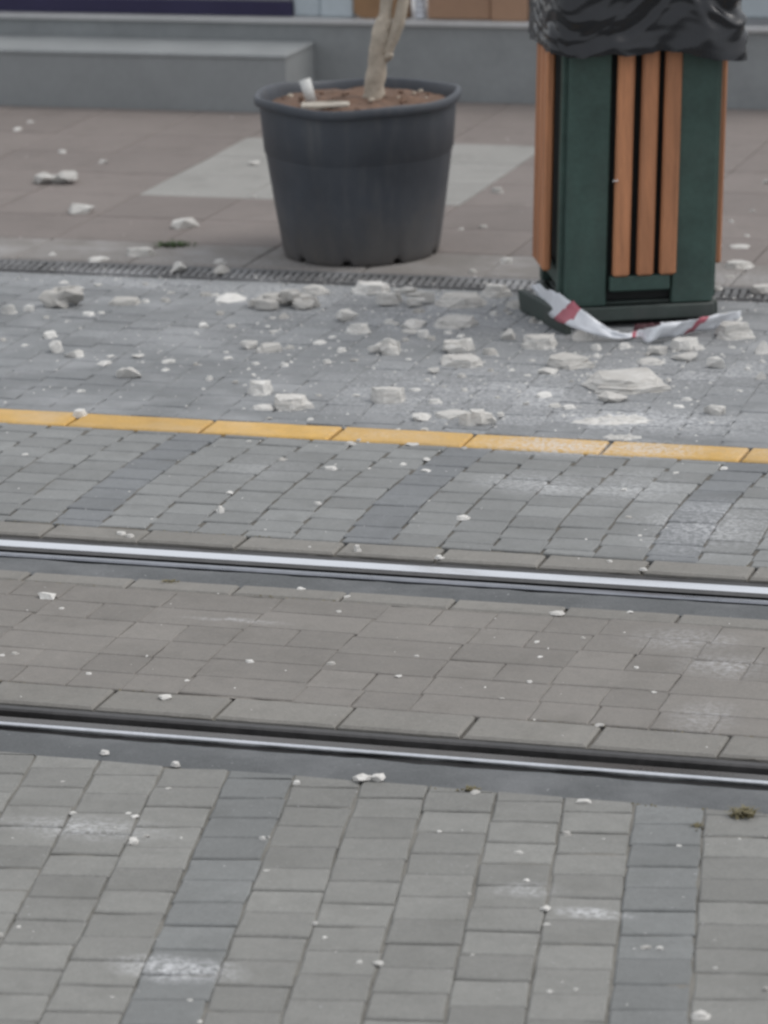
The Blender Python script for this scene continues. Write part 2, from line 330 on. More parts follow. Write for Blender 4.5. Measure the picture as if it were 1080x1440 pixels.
CHIPS = [
(-4.117,10.354,0.030,0.024,0.011,0),(-4.309,10.506,0.026,0.021,0.008,0),(-4.604,10.863,0.032,0.025,0.010,0),(-4.620,11.007,0.027,0.022,0.006,0),(-3.744,9.025,0.023,0.018,0.010,0),(-3.268,9.013,0.037,0.030,0.010,0),
(-3.225,8.904,0.045,0.037,0.019,1),(-3.657,10.408,0.038,0.030,0.010,0),(-3.480,9.895,0.024,0.019,0.007,0),(-2.814,10.089,0.036,0.029,0.016,2),(-2.716,9.587,0.023,0.018,0.008,2),(-2.767,9.548,0.021,0.017,0.007,2),
(-2.531,9.146,0.033,0.026,0.014,2),(-2.584,9.016,0.025,0.020,0.009,2),(-1.929,9.067,0.029,0.023,0.007,3),(-1.926,8.928,0.025,0.020,0.009,4),(-2.074,9.778,0.017,0.014,0.007,5),(-1.993,9.595,0.019,0.015,0.005,5),
(-2.095,10.349,0.024,0.019,0.013,5),(-2.037,9.443,0.019,0.015,0.007,6),(-2.048,9.935,0.016,0.012,0.006,5),(-3.579,8.337,0.039,0.032,0.023,7),(-3.544,8.374,0.028,0.022,0.015,8),(-3.382,8.111,0.038,0.031,0.014,9),
(-3.101,7.599,0.022,0.018,0.006,10),(-3.245,8.538,0.027,0.021,0.009,11),(-3.405,8.009,0.020,0.016,0.005,12),(-3.006,7.912,0.033,0.026,0.007,10),(-2.984,7.834,0.023,0.018,0.005,13),(-3.097,7.952,0.030,0.024,0.007,10),
(-3.160,7.938,0.023,0.019,0.005,14),(-3.146,7.865,0.039,0.032,0.009,15),(-3.290,8.519,0.021,0.017,0.008,16),(-3.376,8.351,0.035,0.028,0.009,17),(-3.352,8.375,0.021,0.017,0.006,18),(-3.469,8.303,0.017,0.014,0.006,19),
(-3.475,8.048,0.017,0.014,0.008,10),(-3.365,8.719,0.018,0.014,0.006,9),(-3.481,8.681,0.022,0.017,0.008,9),(-3.581,8.700,0.029,0.023,0.007,9),(-3.510,8.632,0.022,0.017,0.008,9),(-3.267,8.634,0.021,0.017,0.006,9),
(-3.054,8.281,0.027,0.022,0.011,9),(-2.984,8.293,0.024,0.019,0.008,9),(-2.893,8.416,0.028,0.022,0.012,20),(-2.709,8.228,0.020,0.016,0.005,21),(-2.720,8.169,0.034,0.027,0.008,22),(-2.645,8.100,0.030,0.024,0.009,23),
(-2.774,8.102,0.023,0.019,0.010,24),(-2.640,7.981,0.023,0.018,0.008,25),(-2.727,7.927,0.021,0.017,0.008,25),(-2.558,7.666,0.019,0.015,0.005,25),(-2.509,7.452,0.018,0.015,0.005,26),(-2.851,7.759,0.019,0.015,0.013,10),
(-2.785,7.750,0.014,0.012,0.006,10),(-2.934,7.899,0.016,0.013,0.007,10),(-3.170,8.630,0.032,0.026,0.007,9),(-3.146,8.632,0.025,0.020,0.005,9),(-3.088,8.584,0.079,0.065,0.018,27),(-3.057,8.416,0.024,0.019,0.010,28),
(-2.881,7.971,0.026,0.021,0.006,29),(-2.799,7.934,0.020,0.016,0.005,10),(-2.906,8.030,0.017,0.013,0.004,30),(-3.073,8.442,0.014,0.011,0.005,9),(-2.898,8.307,0.015,0.012,0.005,9),(-2.868,8.261,0.024,0.019,0.005,9),
(-2.767,7.823,0.013,0.010,0.006,10),(-2.919,8.407,0.017,0.014,0.004,31),(-2.586,8.012,0.020,0.016,0.005,32),(-2.479,7.683,0.022,0.018,0.005,33),(-2.601,7.445,0.015,0.012,0.005,34),(-2.622,8.411,0.027,0.022,0.010,35),
(-2.498,8.281,0.032,0.026,0.017,36),(-2.470,8.252,0.022,0.017,0.010,37),(-2.529,8.232,0.020,0.016,0.007,38),(-2.449,8.325,0.024,0.019,0.007,39),(-2.410,8.294,0.024,0.019,0.008,40),(-2.396,8.540,0.021,0.017,0.011,41),
(-2.292,8.133,0.037,0.030,0.015,42),(-2.370,7.929,0.029,0.023,0.015,43),(-2.296,7.905,0.022,0.018,0.008,44),(-2.361,7.849,0.019,0.015,0.007,25),(-2.252,7.774,0.017,0.014,0.008,45),(-2.068,7.765,0.041,0.033,0.009,45),
(-2.287,7.659,0.034,0.027,0.008,46),(-2.114,7.573,0.025,0.020,0.008,47),(-2.240,7.417,0.018,0.015,0.006,48),(-2.281,8.475,0.022,0.018,0.014,49),(-2.601,8.396,0.017,0.014,0.006,50),(-2.463,8.042,0.016,0.013,0.004,51),
(-2.586,8.541,0.035,0.028,0.008,52),(-2.380,8.590,0.017,0.014,0.006,53),(-2.364,8.561,0.017,0.014,0.006,54),(-2.247,7.969,0.016,0.013,0.007,55),(-2.201,7.985,0.016,0.013,0.006,56),(-2.152,7.940,0.019,0.015,0.005,57),
(-2.086,7.679,0.016,0.012,0.007,45),(-2.164,7.730,0.016,0.013,0.004,45),(-2.361,7.757,0.029,0.023,0.006,58),(-2.308,7.803,0.016,0.013,0.004,25),(-1.987,7.672,0.031,0.025,0.007,59),(-2.021,7.678,0.031,0.025,0.007,45),
(-2.180,8.084,0.020,0.016,0.005,60),(-2.061,8.220,0.028,0.022,0.016,61),(-2.045,8.154,0.020,0.016,0.010,62),(-2.006,8.263,0.037,0.030,0.011,63),(-2.004,7.941,0.019,0.015,0.011,64),(-1.633,8.017,0.025,0.020,0.017,45),
(-1.680,8.096,0.018,0.014,0.007,65),(-1.754,7.719,0.029,0.023,0.006,66),(-1.752,7.796,0.025,0.020,0.005,67),(-1.829,8.599,0.069,0.056,0.015,49),(-1.934,8.196,0.015,0.012,0.006,68),(-2.042,7.904,0.013,0.010,0.006,69),
(-1.662,8.177,0.016,0.013,0.006,70),(-1.831,7.960,0.014,0.011,0.006,45),(-1.655,7.599,0.015,0.012,0.005,71),(-1.655,7.893,0.016,0.013,0.004,45),(-1.759,8.306,0.020,0.016,0.004,72),(-2.261,8.468,0.015,0.012,0.008,49),
(-3.007,7.044,0.018,0.014,0.004,73),(-2.481,6.843,0.020,0.016,0.005,74),(-2.279,6.802,0.017,0.014,0.005,74),(-2.338,7.068,0.029,0.021,0.006,75),(-2.460,7.117,0.021,0.017,0.005,75),(-2.142,7.095,0.020,0.016,0.004,75),
(-2.202,7.133,0.015,0.012,0.005,75),(-2.360,7.272,0.027,0.022,0.006,75),(-2.228,7.288,0.030,0.022,0.007,75),(-2.113,7.283,0.016,0.013,0.005,75),(-2.587,6.515,0.021,0.017,0.005,74),(-2.563,6.499,0.019,0.015,0.006,74),
(-1.935,6.484,0.019,0.015,0.006,76),(-2.578,7.246,0.012,0.010,0.004,75),(-1.709,7.030,0.013,0.010,0.005,77),(-1.653,6.829,0.018,0.014,0.005,76),(-1.637,7.177,0.017,0.014,0.004,77),(-1.542,6.491,0.016,0.013,0.004,78),
(-1.616,6.531,0.011,0.009,0.003,76),(-1.550,7.236,0.020,0.016,0.004,79),(-2.165,7.177,0.018,0.014,0.006,75),(-2.352,7.306,0.014,0.011,0.004,75),(-2.127,6.233,0.018,0.015,0.004,80),(-2.028,6.202,0.014,0.011,0.004,81),
(-1.504,6.223,0.013,0.010,0.003,82),(-2.493,5.750,0.017,0.014,0.004,83),(-2.511,5.736,0.012,0.010,0.003,83),(-2.324,5.672,0.012,0.010,0.003,83),(-2.015,6.114,0.012,0.009,0.003,81),(-1.934,5.819,0.018,0.015,0.004,81),
(-1.800,5.774,0.012,0.010,0.005,81),(-1.802,5.891,0.011,0.009,0.003,81),(-1.407,5.602,0.017,0.014,0.004,84),(-1.575,5.797,0.011,0.009,0.003,84),(-1.598,5.702,0.011,0.008,0.002,84),(-2.146,5.675,0.010,0.008,0.003,80),
(-1.621,6.015,0.010,0.008,0.003,84),(-1.418,5.912,0.010,0.008,0.003,82),(-1.358,5.788,0.012,0.009,0.003,82),(-1.593,5.934,0.012,0.010,0.003,84),(-2.075,5.798,0.017,0.012,0.004,80),(-2.514,6.022,0.013,0.010,0.003,85),
(-1.548,6.056,0.010,0.008,0.003,84),(-2.147,5.290,0.017,0.014,0.005,86),(-2.015,5.261,0.017,0.014,0.007,86),(-1.800,5.224,0.014,0.012,0.005,87),(-1.515,5.245,0.018,0.014,0.006,87),(-1.343,5.243,0.026,0.014,0.006,87),
(-1.332,5.101,0.016,0.013,0.005,87),(-1.269,4.744,0.013,0.010,0.003,87),(-1.770,4.974,0.012,0.009,0.006,88),(-1.485,4.551,0.010,0.008,0.003,89),(-1.116,4.694,0.016,0.010,0.003,90),(-1.096,4.696,0.012,0.009,0.003,90),
(-1.158,5.091,0.009,0.008,0.003,90),(-0.925,4.585,0.009,0.007,0.006,91),(-2.009,5.035,0.011,0.009,0.002,86),(-2.092,5.016,0.013,0.010,0.003,86),(-1.722,4.851,0.009,0.008,0.003,87),(-2.162,5.148,0.009,0.007,0.002,86),
(-1.588,4.671,0.009,0.007,0.004,87),(-1.559,4.623,0.009,0.007,0.003,87),(-1.992,4.557,0.008,0.006,0.004,86),(-1.772,4.353,0.010,0.008,0.002,86),(-1.665,4.366,0.009,0.007,0.003,88),(-1.946,4.945,0.011,0.009,0.004,92),
(-1.994,5.024,0.015,0.012,0.003,86),(-1.382,5.011,0.015,0.009,0.003,87),(-1.342,4.902,0.012,0.010,0.003,87),(-1.408,4.832,0.008,0.007,0.002,87),(-1.108,4.890,0.009,0.007,0.002,90),(-1.006,4.643,0.008,0.006,0.003,91),
(-1.340,4.609,0.008,0.006,0.003,87),(-1.173,4.528,0.007,0.005,0.002,87),(-2.004,4.521,0.008,0.006,0.006,86),(-1.988,5.153,0.014,0.012,0.003,86),(-1.523,5.178,0.011,0.009,0.002,87),(-1.522,5.069,0.009,0.007,0.002,87)]
CHIP_LABELS = [
'white chip on the plaza left of the pot, lying apart',
'small white plaster chip just right of the squat lump on the drain grate',
'white chip on the plaza between pot and bin, lying apart',
'small white plaster chip just in front of the nearest plaza flake right of the bin',
'small white plaster chip just left of the plate above the drain at right',
'white chip on the plaza right of the bin, lying apart',
'small white plaster chip just left of the farther plaza flake right of the bin',
'second white chip left of the brown-grey mortar lump',
'small white chip closest on the left of the brown-grey mortar lump',
'white chip on the far paving left of the pot, nearer the drain, lying apart',
'white chip on the far paving left of the pot, nearer the yellow line, lying apart',
'second white chip right of the low grey-white ridge at left',
'small white plaster chip just left of the bright upright nugget at left',
'small white plaster chip just right of the lone lump above the yellow line',
'small white chip closest on the right of the pebble-like piece at left',
'second white chip right of the pebble-like piece at left',
'small white chip closest on the right of the low grey-white ridge at left',
'small white chip closest on the right of the brown-grey mortar lump',
'second white chip right of the brown-grey mortar lump',
'small white plaster chip just in front of the brown-grey mortar lump',
'small white chip closest in front of the wide crushed heap',
'small white plaster chip just left of the white tabular block',
'white chip on the far paving below the pot, nearer the drain, lying apart',
'second white chip left of the forked white piece',
'small white plaster chip just right of the low middle piece of the short row',
'white chip on the far paving below the pot, nearer the yellow line, lying apart',
'small white plaster chip just in front of the flat-topped rectangular block',
'small white chip closest on the left of the wide crushed heap',
'second white chip left of the wide crushed heap',
'second white chip left of the boxy bit of the short row',
'small white chip closest on the left of the boxy bit of the short row',
'second white chip in front of the wide crushed heap',
'small white chip closest on the left of the forked white piece',
'small white plaster chip just left of the sloping wedge above the yellow line',
'small white plaster chip just in front of the thin flake near the yellow line',
'second white chip left of the wedge of the small cluster',
'small white chip closest on the right of the thin plate of the small cluster',
'second white chip right of the thin plate of the small cluster',
'small white plaster chip just in front of the thin plate of the small cluster',
'small white chip closest in front of the broad pale slab left of the bin',
'second white chip in front of the broad pale slab left of the bin',
'second white chip left of the flat piece beside the dark foot board',
'small white plaster chip just right of the broken stacked block',
'small white plaster chip just left of the long plate with split underside',
'small white plaster chip just in front of the long plate with split underside',
'white chip on the far paving below the bin, nearer the yellow line, lying apart',
'small white chip closest on the right of the sloping wedge above the yellow line',
'small white plaster chip just right of the rough pile at the yellow line',
'small white plaster chip just in front of the tilted chip at the yellow line',
'white chip on the far paving below the bin, nearer the drain, lying apart',
'small white chip closest on the left of the wedge of the small cluster',
'small white plaster chip just right of the forked white piece',
'small white plaster chip just in front of the jagged pile piece below the drain',
'small white chip closest on the left of the flat piece beside the dark foot board',
'small white plaster chip just in front of the flat piece beside the dark foot board',
'small white plaster chip just right of the long plate with split underside',
'second white chip left of the oval chip by the grey wedge',
'small white chip closest on the left of the oval chip by the grey wedge',
'second white chip right of the sloping wedge above the yellow line',
'small white plaster chip just left of the lump at the large slab edge',
'small white plaster chip just left of the grey sloping wedge below the tape',
'small white plaster chip just in front of the round lump under the tape end',
'second white chip right of the grey sloping wedge below the tape',
'second white chip left of the dull lump at the tape',
'small white chip closest on the right of the grey sloping wedge below the tape',
'small white plaster chip just right of the cubic lump right of the large slab',
'small white plaster chip just left of the three-cornered lump at right',
'small white plaster chip just right of the very large slab',
'small white chip closest on the left of the dull lump at the tape',
'small white plaster chip just right of the oval chip by the grey wedge',
'small white plaster chip just in front of the block cut off at right',
'small white plaster chip just in front of the three-cornered lump at right',
'small white plaster chip just in front of the square plate off the bin corner',
'white chip left of the left dark column, nearer the yellow line',
'white chip between left and middle dark columns, nearer the far rail',
'white chip between left and middle dark columns, nearer the yellow line',
'white chip between middle and right dark columns, nearer the far rail',
'white chip between middle and right dark columns, nearer the yellow line',
'white chip right of the right dark column, nearer the far rail',
'white chip right of the right dark column, nearer the yellow line',
'white chip on the brownish paving between the rails, at left of centre',
'white chip on the brownish paving between the rails, at the centre',
'white chip on the brownish paving between the rails, at far right',
'white chip on the brownish paving between the rails, at far left',
'white chip on the brownish paving between the rails, at right of centre',
'small white plaster chip just in front of the flattened lump between the rails',
'white chip on the near paving left of both dark paver columns',
'white chip on the near paving between the two dark paver columns',
'white chip on the near paving on the left dark paver column',
'small white plaster chip just left of the round chunk at bottom centre',
'white chip on the near paving on the right dark paver column',
'white chip on the near paving right of both dark paver columns',
'small white plaster chip just right of the chunk left of the dark column']

# ---------------------------------------------------------------- ground
gm = bpy.data.meshes.new('ground')
gm.from_pydata([(-150, -150, -.03), (150, -150, -.03), (150, 150, -.03), (-150, 150, -.03)], [], [(0, 1, 2, 3)])
struct(link('ground', gm, M['ground']))

XL = lambda y: -1.885 - .4193 * (y - 4.233)          # the strip of ground the photograph takes in
XR = lambda y: -.900 - .2023 * (y - 4.475)
def in_view(poly):
    for x, y in poly:
        if XL(y) - .012 < x < XR(y) + .012 and 4.2 < y < 12.2: return True
    return False
def sheet(name, x0, x1, y0, y1, z, mat, parent=None):
    m = bpy.data.meshes.new(name); m.from_pydata([(x0, y0, z), (x1, y0, z), (x1, y1, z), (x0, y1, z)], [], [(0, 1, 2, 3)])
    return link(name, m, mat, parent)
def bed_sheet(name, x0, x1, y0, y1, z, mat):
    """the joint sand: it fills some joints nearly flush and has washed out of others"""
    nx, ny = max(2, int((x1 - x0) / .016)), max(2, int((y1 - y0) / .016))
    vs = []
    for j in range(ny + 1):
        for i in range(nx + 1):
            x, y = x0 + (x1 - x0) * i / nx, y0 + (y1 - y0) * j / ny
            vs.append((x, y, min(-.0012, z + (.0050 * N(x * 11, y * 11, 2) + .0035 * N(x * 34, y * 34, 6)) * min(1.3, abs(z) / .006))))
    m = bpy.data.meshes.new(name)
    m.from_pydata(vs, [], [(j * (nx + 1) + i, j * (nx + 1) + i + 1, (j + 1) * (nx + 1) + i + 1, (j + 1) * (nx + 1) + i) for j in range(ny) for i in range(nx)])
    return link(name, m, mat, None, True)
def clip_y(poly, y, keep_above):
    out = []
    for i, p in enumerate(poly):
        q = poly[(i + 1) % len(poly)]
        a = (p[1] - y) * (1 if keep_above else -1); b = (q[1] - y) * (1 if keep_above else -1)
        if a >= 0: out.append(p)
        if a * b < 0:
            t = a / (a - b); out.append((p[0] + (q[0] - p[0]) * t, p[1] + (q[1] - p[1]) * t))
    return out
def area(p): return .5 * sum(p[i][0] * p[(i + 1) % len(p)][1] - p[(i + 1) % len(p)][0] * p[i][1] for i in range(len(p)))
def slab_into(bm, poly, z=0.0, t=.05, bev=.0035, tilt=(0, 0)):
    """a paving unit: vertical sides, worn chamfered arris, flat top"""
    cx = sum(p[0] for p in poly) / len(poly); cy = sum(p[1] for p in poly) / len(poly)
    hx = max(abs(p[0] - cx) for p in poly); hy = max(abs(p[1] - cy) for p in poly)
    def zz(x, y): return z + (x - cx) * tilt[0] + (y - cy) * tilt[1]
    lo = [bm.verts.new((x, y, zz(x, y) - t)) for x, y in poly]
    mi = [bm.verts.new((x, y, zz(x, y) - bev)) for x, y in poly]
    fx, fy = 1 - bev * 1.3 / max(hx, .004), 1 - bev * 1.3 / max(hy, .004)
    tp = [bm.verts.new((cx + (x - cx) * max(fx, .2), cy + (y - cy) * max(fy, .2), zz(x, y))) for x, y in poly]
    n = len(poly)
    for a, b in ((lo, mi), (mi, tp)):
        for i in range(n): bm.faces.new((a[i], a[(i + 1) % n], b[(i + 1) % n], b[i]))
    bm.faces.new(tp)
def rough_quad(w, d, j):
    """a w x d quad with an extra point on each side, edges slightly irregular"""
    pts = []
    for (x, y) in [(-.5, -.5), (0, -.5), (.5, -.5), (.5, 0), (.5, .5), (0, .5), (-.5, .5), (-.5, 0)]:
        pts.append((x * w + rnd.uniform(-j, j), y * d + rnd.uniform(-j, j)))
    return pts
def pave(zone_name, unit_name, x0, x1, y0, y1, w, d, gap, mats, bed, bed_z=-.009, ang=0.0, px=0.0, py=0.0, dark=lambda i: False,
         jit=.0012, zj=.0012, tj=.010, wave=None, stagger=.5, rowphase=0.0, bev=.0035, limit=300, t=.022, split=0.0):
    """a field of paving units laid in columns along (rotated) Y"""
    zone = struct(bed_sheet(zone_name, x0 - .02, x1 + .02, y0, y1, bed_z, bed))
    variants = {}
    for k, mt in enumerate(mats):
        variants[k] = []
        for v in range(8):
            bm = bmesh.new(); slab_into(bm, rough_quad(w - gap, d - gap, jit), 0, t, bev, (rnd.uniform(-tj, tj), rnd.uniform(-tj, tj)))
            m = bm_mesh(bm, unit_name); m.materials.append(mt); variants[k].append(m)
    rest = [bmesh.new() for _ in mats]
    ca, sa = math.cos(ang), math.sin(ang)
    imin = int((x0 - px) / w) - 14; imax = int((x1 - px) / w) + 14
    jmin = int((y0 - py) / d) - 14; jmax = int((y1 - py) / d) + 14
    cand = []
    for i in range(imin, imax):
        off = (stagger if i % 2 else 0) * d + rnd.uniform(-.12, .12) * d
        for j in range(jmin, jmax):
            s, tt = (i + .5) * w, (j + .5) * d + off + rowphase
            cx, cy = px + s * ca - tt * sa, py + s * sa + tt * ca
            if wave: cx += wave(cy)
            if not (x0 < cx < x1) or cy < y0 - d or cy > y1 + d: continue
            if split and rnd.random() < split:
                cand.append((i, cx - w / 4, cy, w / 2)); cand.append((i, cx + w / 4, cy, w / 2))
            else: cand.append((i, cx, cy, w))
    n = 0
    cand.sort(key=lambda c: c[2])
    w_full = w
    for i, cx, cy, w in cand:
        k = 1 if dark(i) else 0
        rz = ang + rnd.uniform(-.008, .008)
        c, s = math.cos(rz), math.sin(rz)
        full = [(cx + x * c - y * s, cy + x * s + y * c) for x, y in [(-w / 2, -d / 2), (w / 2, -d / 2), (w / 2, d / 2), (-w / 2, d / 2)]]
        ymin, ymax = min(p[1] for p in full), max(p[1] for p in full)
        whole = ymin >= y0 - .004 and ymax <= y1 + .004
        z = rnd.uniform(-zj, zj)
        vis = in_view(full) and n < limit
        if whole and vis and w == w_full:
            o = link(unit_name, rnd.choice(variants[k]), None, zone)
            o.location = (cx, cy, z); o.rotation_euler = (0, 0, rz); n += 1; continue
        rq = rough_quad(w - gap, d - gap, jit)
        poly = [(cx + x * c - y * s, cy + x * s + y * c) for x, y in rq]
        poly = clip_y(clip_y(poly, y0 + gap * .5, True), y1 - gap * .5, False)
        if len(poly) < 3 or area(poly) < .10 * w * d: continue
        tl = (rnd.uniform(-tj, tj), rnd.uniform(-tj, tj))
        if vis:
            bm = bmesh.new(); slab_into(bm, [(x - cx, y - cy) for x, y in poly], 0, t, bev, tl)
            o = link(unit_name, bm_mesh(bm, unit_name), mats[k], zone); o.location = (cx, cy, z); n += 1
        else:
            slab_into(rest[k], poly, z, t, bev, tl)
    for bm, mt in zip(rest, mats):
        if len(bm.faces):
            o = link('outer_' + unit_name, bm_mesh(bm, 'outer_' + unit_name), mt, zone); o['kind'] = 'stuff'
        else: bm.free()
    return zone
def course(zone_name, unit_name, x0, x1, y0, y1, length, phase, gap, mats, bed, z=0.0, bed_z=-.009, bev=.004, t=.022, jit=.0012, tj=.006, zj=.001, joints=None):
    """one row of long units along X"""
    zone = struct(bed_sheet(zone_name, x0, x1, y0, y1, bed_z, bed))
    xs = joints if joints else [phase + length * k for k in range(int((x0 - phase) / length), int((x1 - phase) / length) + 1)]
    rest = bmesh.new()
    for a, b in zip(xs, xs[1:]):
        cx, cy = (a + b) / 2, (y0 + y1) / 2
        pts = []
        for (x, y) in [(-.5, -.5), (-.17, -.5), (.17, -.5), (.5, -.5), (.5, .5), (.17, .5), (-.17, .5), (-.5, .5)]:
            pts.append((x * (b - a - gap) + rnd.uniform(-jit, jit), y * (y1 - y0 - gap * .6) + rnd.uniform(-jit, jit)))
        tl = (rnd.uniform(-tj, tj) * .4, rnd.uniform(-tj, tj)); dz = z + rnd.uniform(-zj, zj)
        if in_view([(cx + x, cy + y) for x, y in pts]):
            bm = bmesh.new(); slab_into(bm, pts, 0, t, bev, tl)
            o = link(unit_name, bm_mesh(bm, unit_name), mats[0], zone); o.location = (cx, cy, dz)
        else:
            slab_into(rest, [(cx + x, cy + y) for x, y in pts], dz, t, bev, tl)
    if len(rest.faces):
        o = link('outer_' + unit_name, bm_mesh(rest, 'outer_' + unit_name), mats[0], zone); o['kind'] = 'stuff'
    return zone

# near paving: laid about eleven degrees off the rails, one dark column in six
pave('near_pavement', 'paver', -2.75, -.45, 3.70, 5.262, .1075, .0885, .0036, [M['near_paver'], M['near_paver_dark']], M['bed_near'],
     ang=R(11.0), px=-1.803, py=5.2, dark=lambda i: i % 6 == 5, jit=.0020, zj=.0012, tj=.009, bev=.0022, bed_z=-.0036)
# between the rails
pave('track_pavement', 'paver', -3.0, -.8, 5.606, 6.176, .2035, .095, .0018, [M['mid_paver'], M['border']], M['bed_mid'], bed_z=-.0030,
     px=-1.932, py=5.606, stagger=.0, split=.38, jit=.0014, zj=.0006, tj=.005, bev=.0018, wave=lambda y: -.015 * math.sin(math.pi * (y - 5.6) / .57))
course('near_rail_border', 'border_stone', -3.2, -.6, 5.502, 5.606, .212, -2.249, .005, [M['border']], M['bed_dark'])
course('far_rail_inner_border', 'border_stone', -3.4, -.8, 6.176, 6.238, .2075, -1.829, .005, [M['border']], M['bed_mid'])
# between the far rail and the yellow line
course('far_rail_border', 'border_stone', -3.4, -.8, 6.476, 6.556, .1995, -1.742, .006, [M['border']], M['bed_dark'])
pave('middle_pavement', 'paver', -3.5, -.9, 6.556, 7.296, .0997, .0790, .0034, [M['far_paver'], M['far_paver_dark']], M['bed_dark'],
     px=-1.655, py=6.556, dark=lambda i: i % 6 == 1, jit=.0017, zj=.0010, tj=.009, bev=.0022, bed_z=-.0040, wave=lambda y: -.022 * math.sin(math.pi * (y - 6.55) / .74))
# the yellow line
jx = [-4.2, -3.91, -3.615, -3.316, -3.016, -2.712, -2.417, -2.124, -1.828, -1.530, -1.232, -.93, -.63]
course('yellow_line', 'yellow_stone', -4.2, -.63, 7.298, 7.411, .3, 0, .007, [M['yellow']], M['bed_dark'], z=.0012, joints=jx, bev=.0035, tj=.008, zj=.001, jit=.002)
# the walk beyond it
pave('far_pavement', 'paver', -4.2, -1.1, 7.413, 8.800, .1010, .0870, .0022, [M['walk_paver'], M['far_paver_dark']], M['bed_walk'], bed_z=-.0032,
     px=-1.90, py=7.413, jit=.0018, zj=.0010, tj=.010, bev=.0016, wave=lambda y: -.03 * math.sin(math.pi * (y - 7.4) / 1.4))

# plaza of large tiles beyond the drain
course('plaza_edge', 'edge_stone', -5.0, -1.2, 8.968, 9.243, .32, -3.83, .004, [M['plaza_border']], M['bed_mid'], bed_z=-.006)
zone = struct(sheet('plaza', -6.5, -.6, 9.243, 11.606, -.006, M['bed_mid']))
tile_m = {}
for nm in ('tile_brown', 'tile_light'):
    tile_m[nm] = []
    for v in range(4):
        bm = bmesh.new(); slab_into(bm, rough_quad(.317, .317, .0008), 0, .022, .002, (rnd.uniform(-.003, .003), rnd.uniform(-.003, .003)))
        m = bm_mesh(bm, 'tile'); m.materials.append(M[nm]); tile_m[nm].append(m)
rest = bmesh.new()
for i in range(-8, 10):
    for j in range(-2, 6):
        cx, cy = -3.83 + (i + .5) * .32, 9.884 + (j + .5) * .32
        if j == 5: continue
        light = 0 <= i < 3 and 0 <= j < 3
        q = [(cx - .16, cy - .16), (cx + .16, cy - .16), (cx + .16, cy + .16), (cx - .16, cy + .16)]
        if in_view(q):
            o = link('tile', rnd.choice(tile_m['tile_light' if light else 'tile_brown']), None, zone)
            o.location = (cx, cy, rnd.uniform(-.0008, .0008))
        else:
            slab_into(rest, [(cx + x, cy + y) for x, y in rough_quad(.317, .317, .0008)], 0, .022, .002)
for i in range(-8, 10):      # cut row against the step
    cx = -3.83 + (i + .5) * .32
    slab_into(rest, [(cx - .1585, 11.486), (cx + .1585, 11.486), (cx + .1585, 11.603), (cx - .1585, 11.603)], 0, .022, .002)
o = link('outer_tile', bm_mesh(rest, 'outer_tile'), M['tile_brown'], zone); o['kind'] = 'stuff'

# asphalt filler strips along the rails, ragged edges
def filler(name, y0, y1, z):
    bm = bmesh.new(); prev = None; n = 130
    for k in range(n + 1):
        x = -3.6 + 3.1 * k / n
        a = y0 + .006 * N(x * 9, y0) + .004 * N(x * 31, y0); b = y1 + .006 * N(x * 8, y1 + 3) + .004 * N(x * 29, y1)
        r = [bm.verts.new((x, a + (b - a) * f, z + .0016 * N(x * 14, f * 3 + y0) - (.002 if f in (0, 1) else 0))) for f in (0, .33, .66, 1)]
        if prev:
            for i in range(3): bm.faces.new((prev[i], r[i], r[i + 1], prev[i + 1]))
        prev = r
    return struct(link(name, bm_mesh(bm, name), M['filler'], smooth=True))
filler('far_rail_filler', 6.232, 6.326, -.003)
filler('near_rail_filler', 5.258, 5.368, -.002)
filler('far_rail_seal', 6.422, 6.476, -.006).data.materials[0] = M['steel_dark']

# ---------------------------------------------------------------- rails
def tram_rail(near):
    e = struct(empty('tram_rail', (0, 6.36 if not near else 5.42, 0)))
    oy = e.location.y
    def part(nm, prof, mat):
        o = link(nm, extrude_profile(nm, [(y - oy, z) for y, z in prof], -9, 4), mat, e); return o
    if not near:   # running head on the far side, groove and guard lip towards the camera
        part('rail_head', [(6.381, -.10), (6.381, -.006), (6.385, -.0012), (6.390, .0004), (6.418, .0004), (6.4275, -.0004), (6.428, -.006), (6.428, -.10)], M['steel_head'])
        part('running_band', [(6.3865, .0000), (6.3885, .0010), (6.396, .0017), (6.406, .0025), (6.4155, .0031), (6.4185, .0012), (6.4185, -.003), (6.3865, -.003)], M['steel_bright'])
        part('rail_web', [(6.4285, -.10), (6.4285, -.010), (6.445, -.012), (6.445, -.10)], M['steel_dark'])
        part('rail_groove', [(6.355, -.10), (6.355, -.036), (6.3805, -.036), (6.3805, -.10)], M['groove'])
        part('guard_lip', [(6.334, -.10), (6.334, -.004), (6.338, -.001), (6.350, -.001), (6.3545, -.006), (6.3545, -.10)], M['steel_worn'])
        part('rail_foot', [(6.300, -.10), (6.300, -.020), (6.3335, -.020), (6.3335, -.10)], M['groove'])
    else:          # mirrored: lip, groove, then the head with its worn bright edge
        part('guard_lip', [(5.470, -.10), (5.470, -.005), (5.474, -.002), (5.488, -.002), (5.500, -.009), (5.500, -.10)], M['steel_dark'])
        part('rail_groove', [(5.4425, -.10), (5.4425, -.034), (5.4695, -.034), (5.4695, -.10)], M['groove'])
        part('rail_head', [(5.4005, -.10), (5.4005, .0004), (5.430, -.0012), (5.438, -.0045), (5.442, -.010), (5.442, -.10)], M['steel_brown'])
        part('worn_edge', [(5.3905, -.10), (5.3905, -.006), (5.3912, -.001), (5.3925, .0006), (5.3985, .0010), (5.400, .0002), (5.400, -.10)], M['steel_edge'])
        part('rail_foot', [(5.360, -.10), (5.360, -.016), (5.3898, -.016), (5.3898, -.10)], M['groove'])
    return e
tram_rail(False); tram_rail(True)

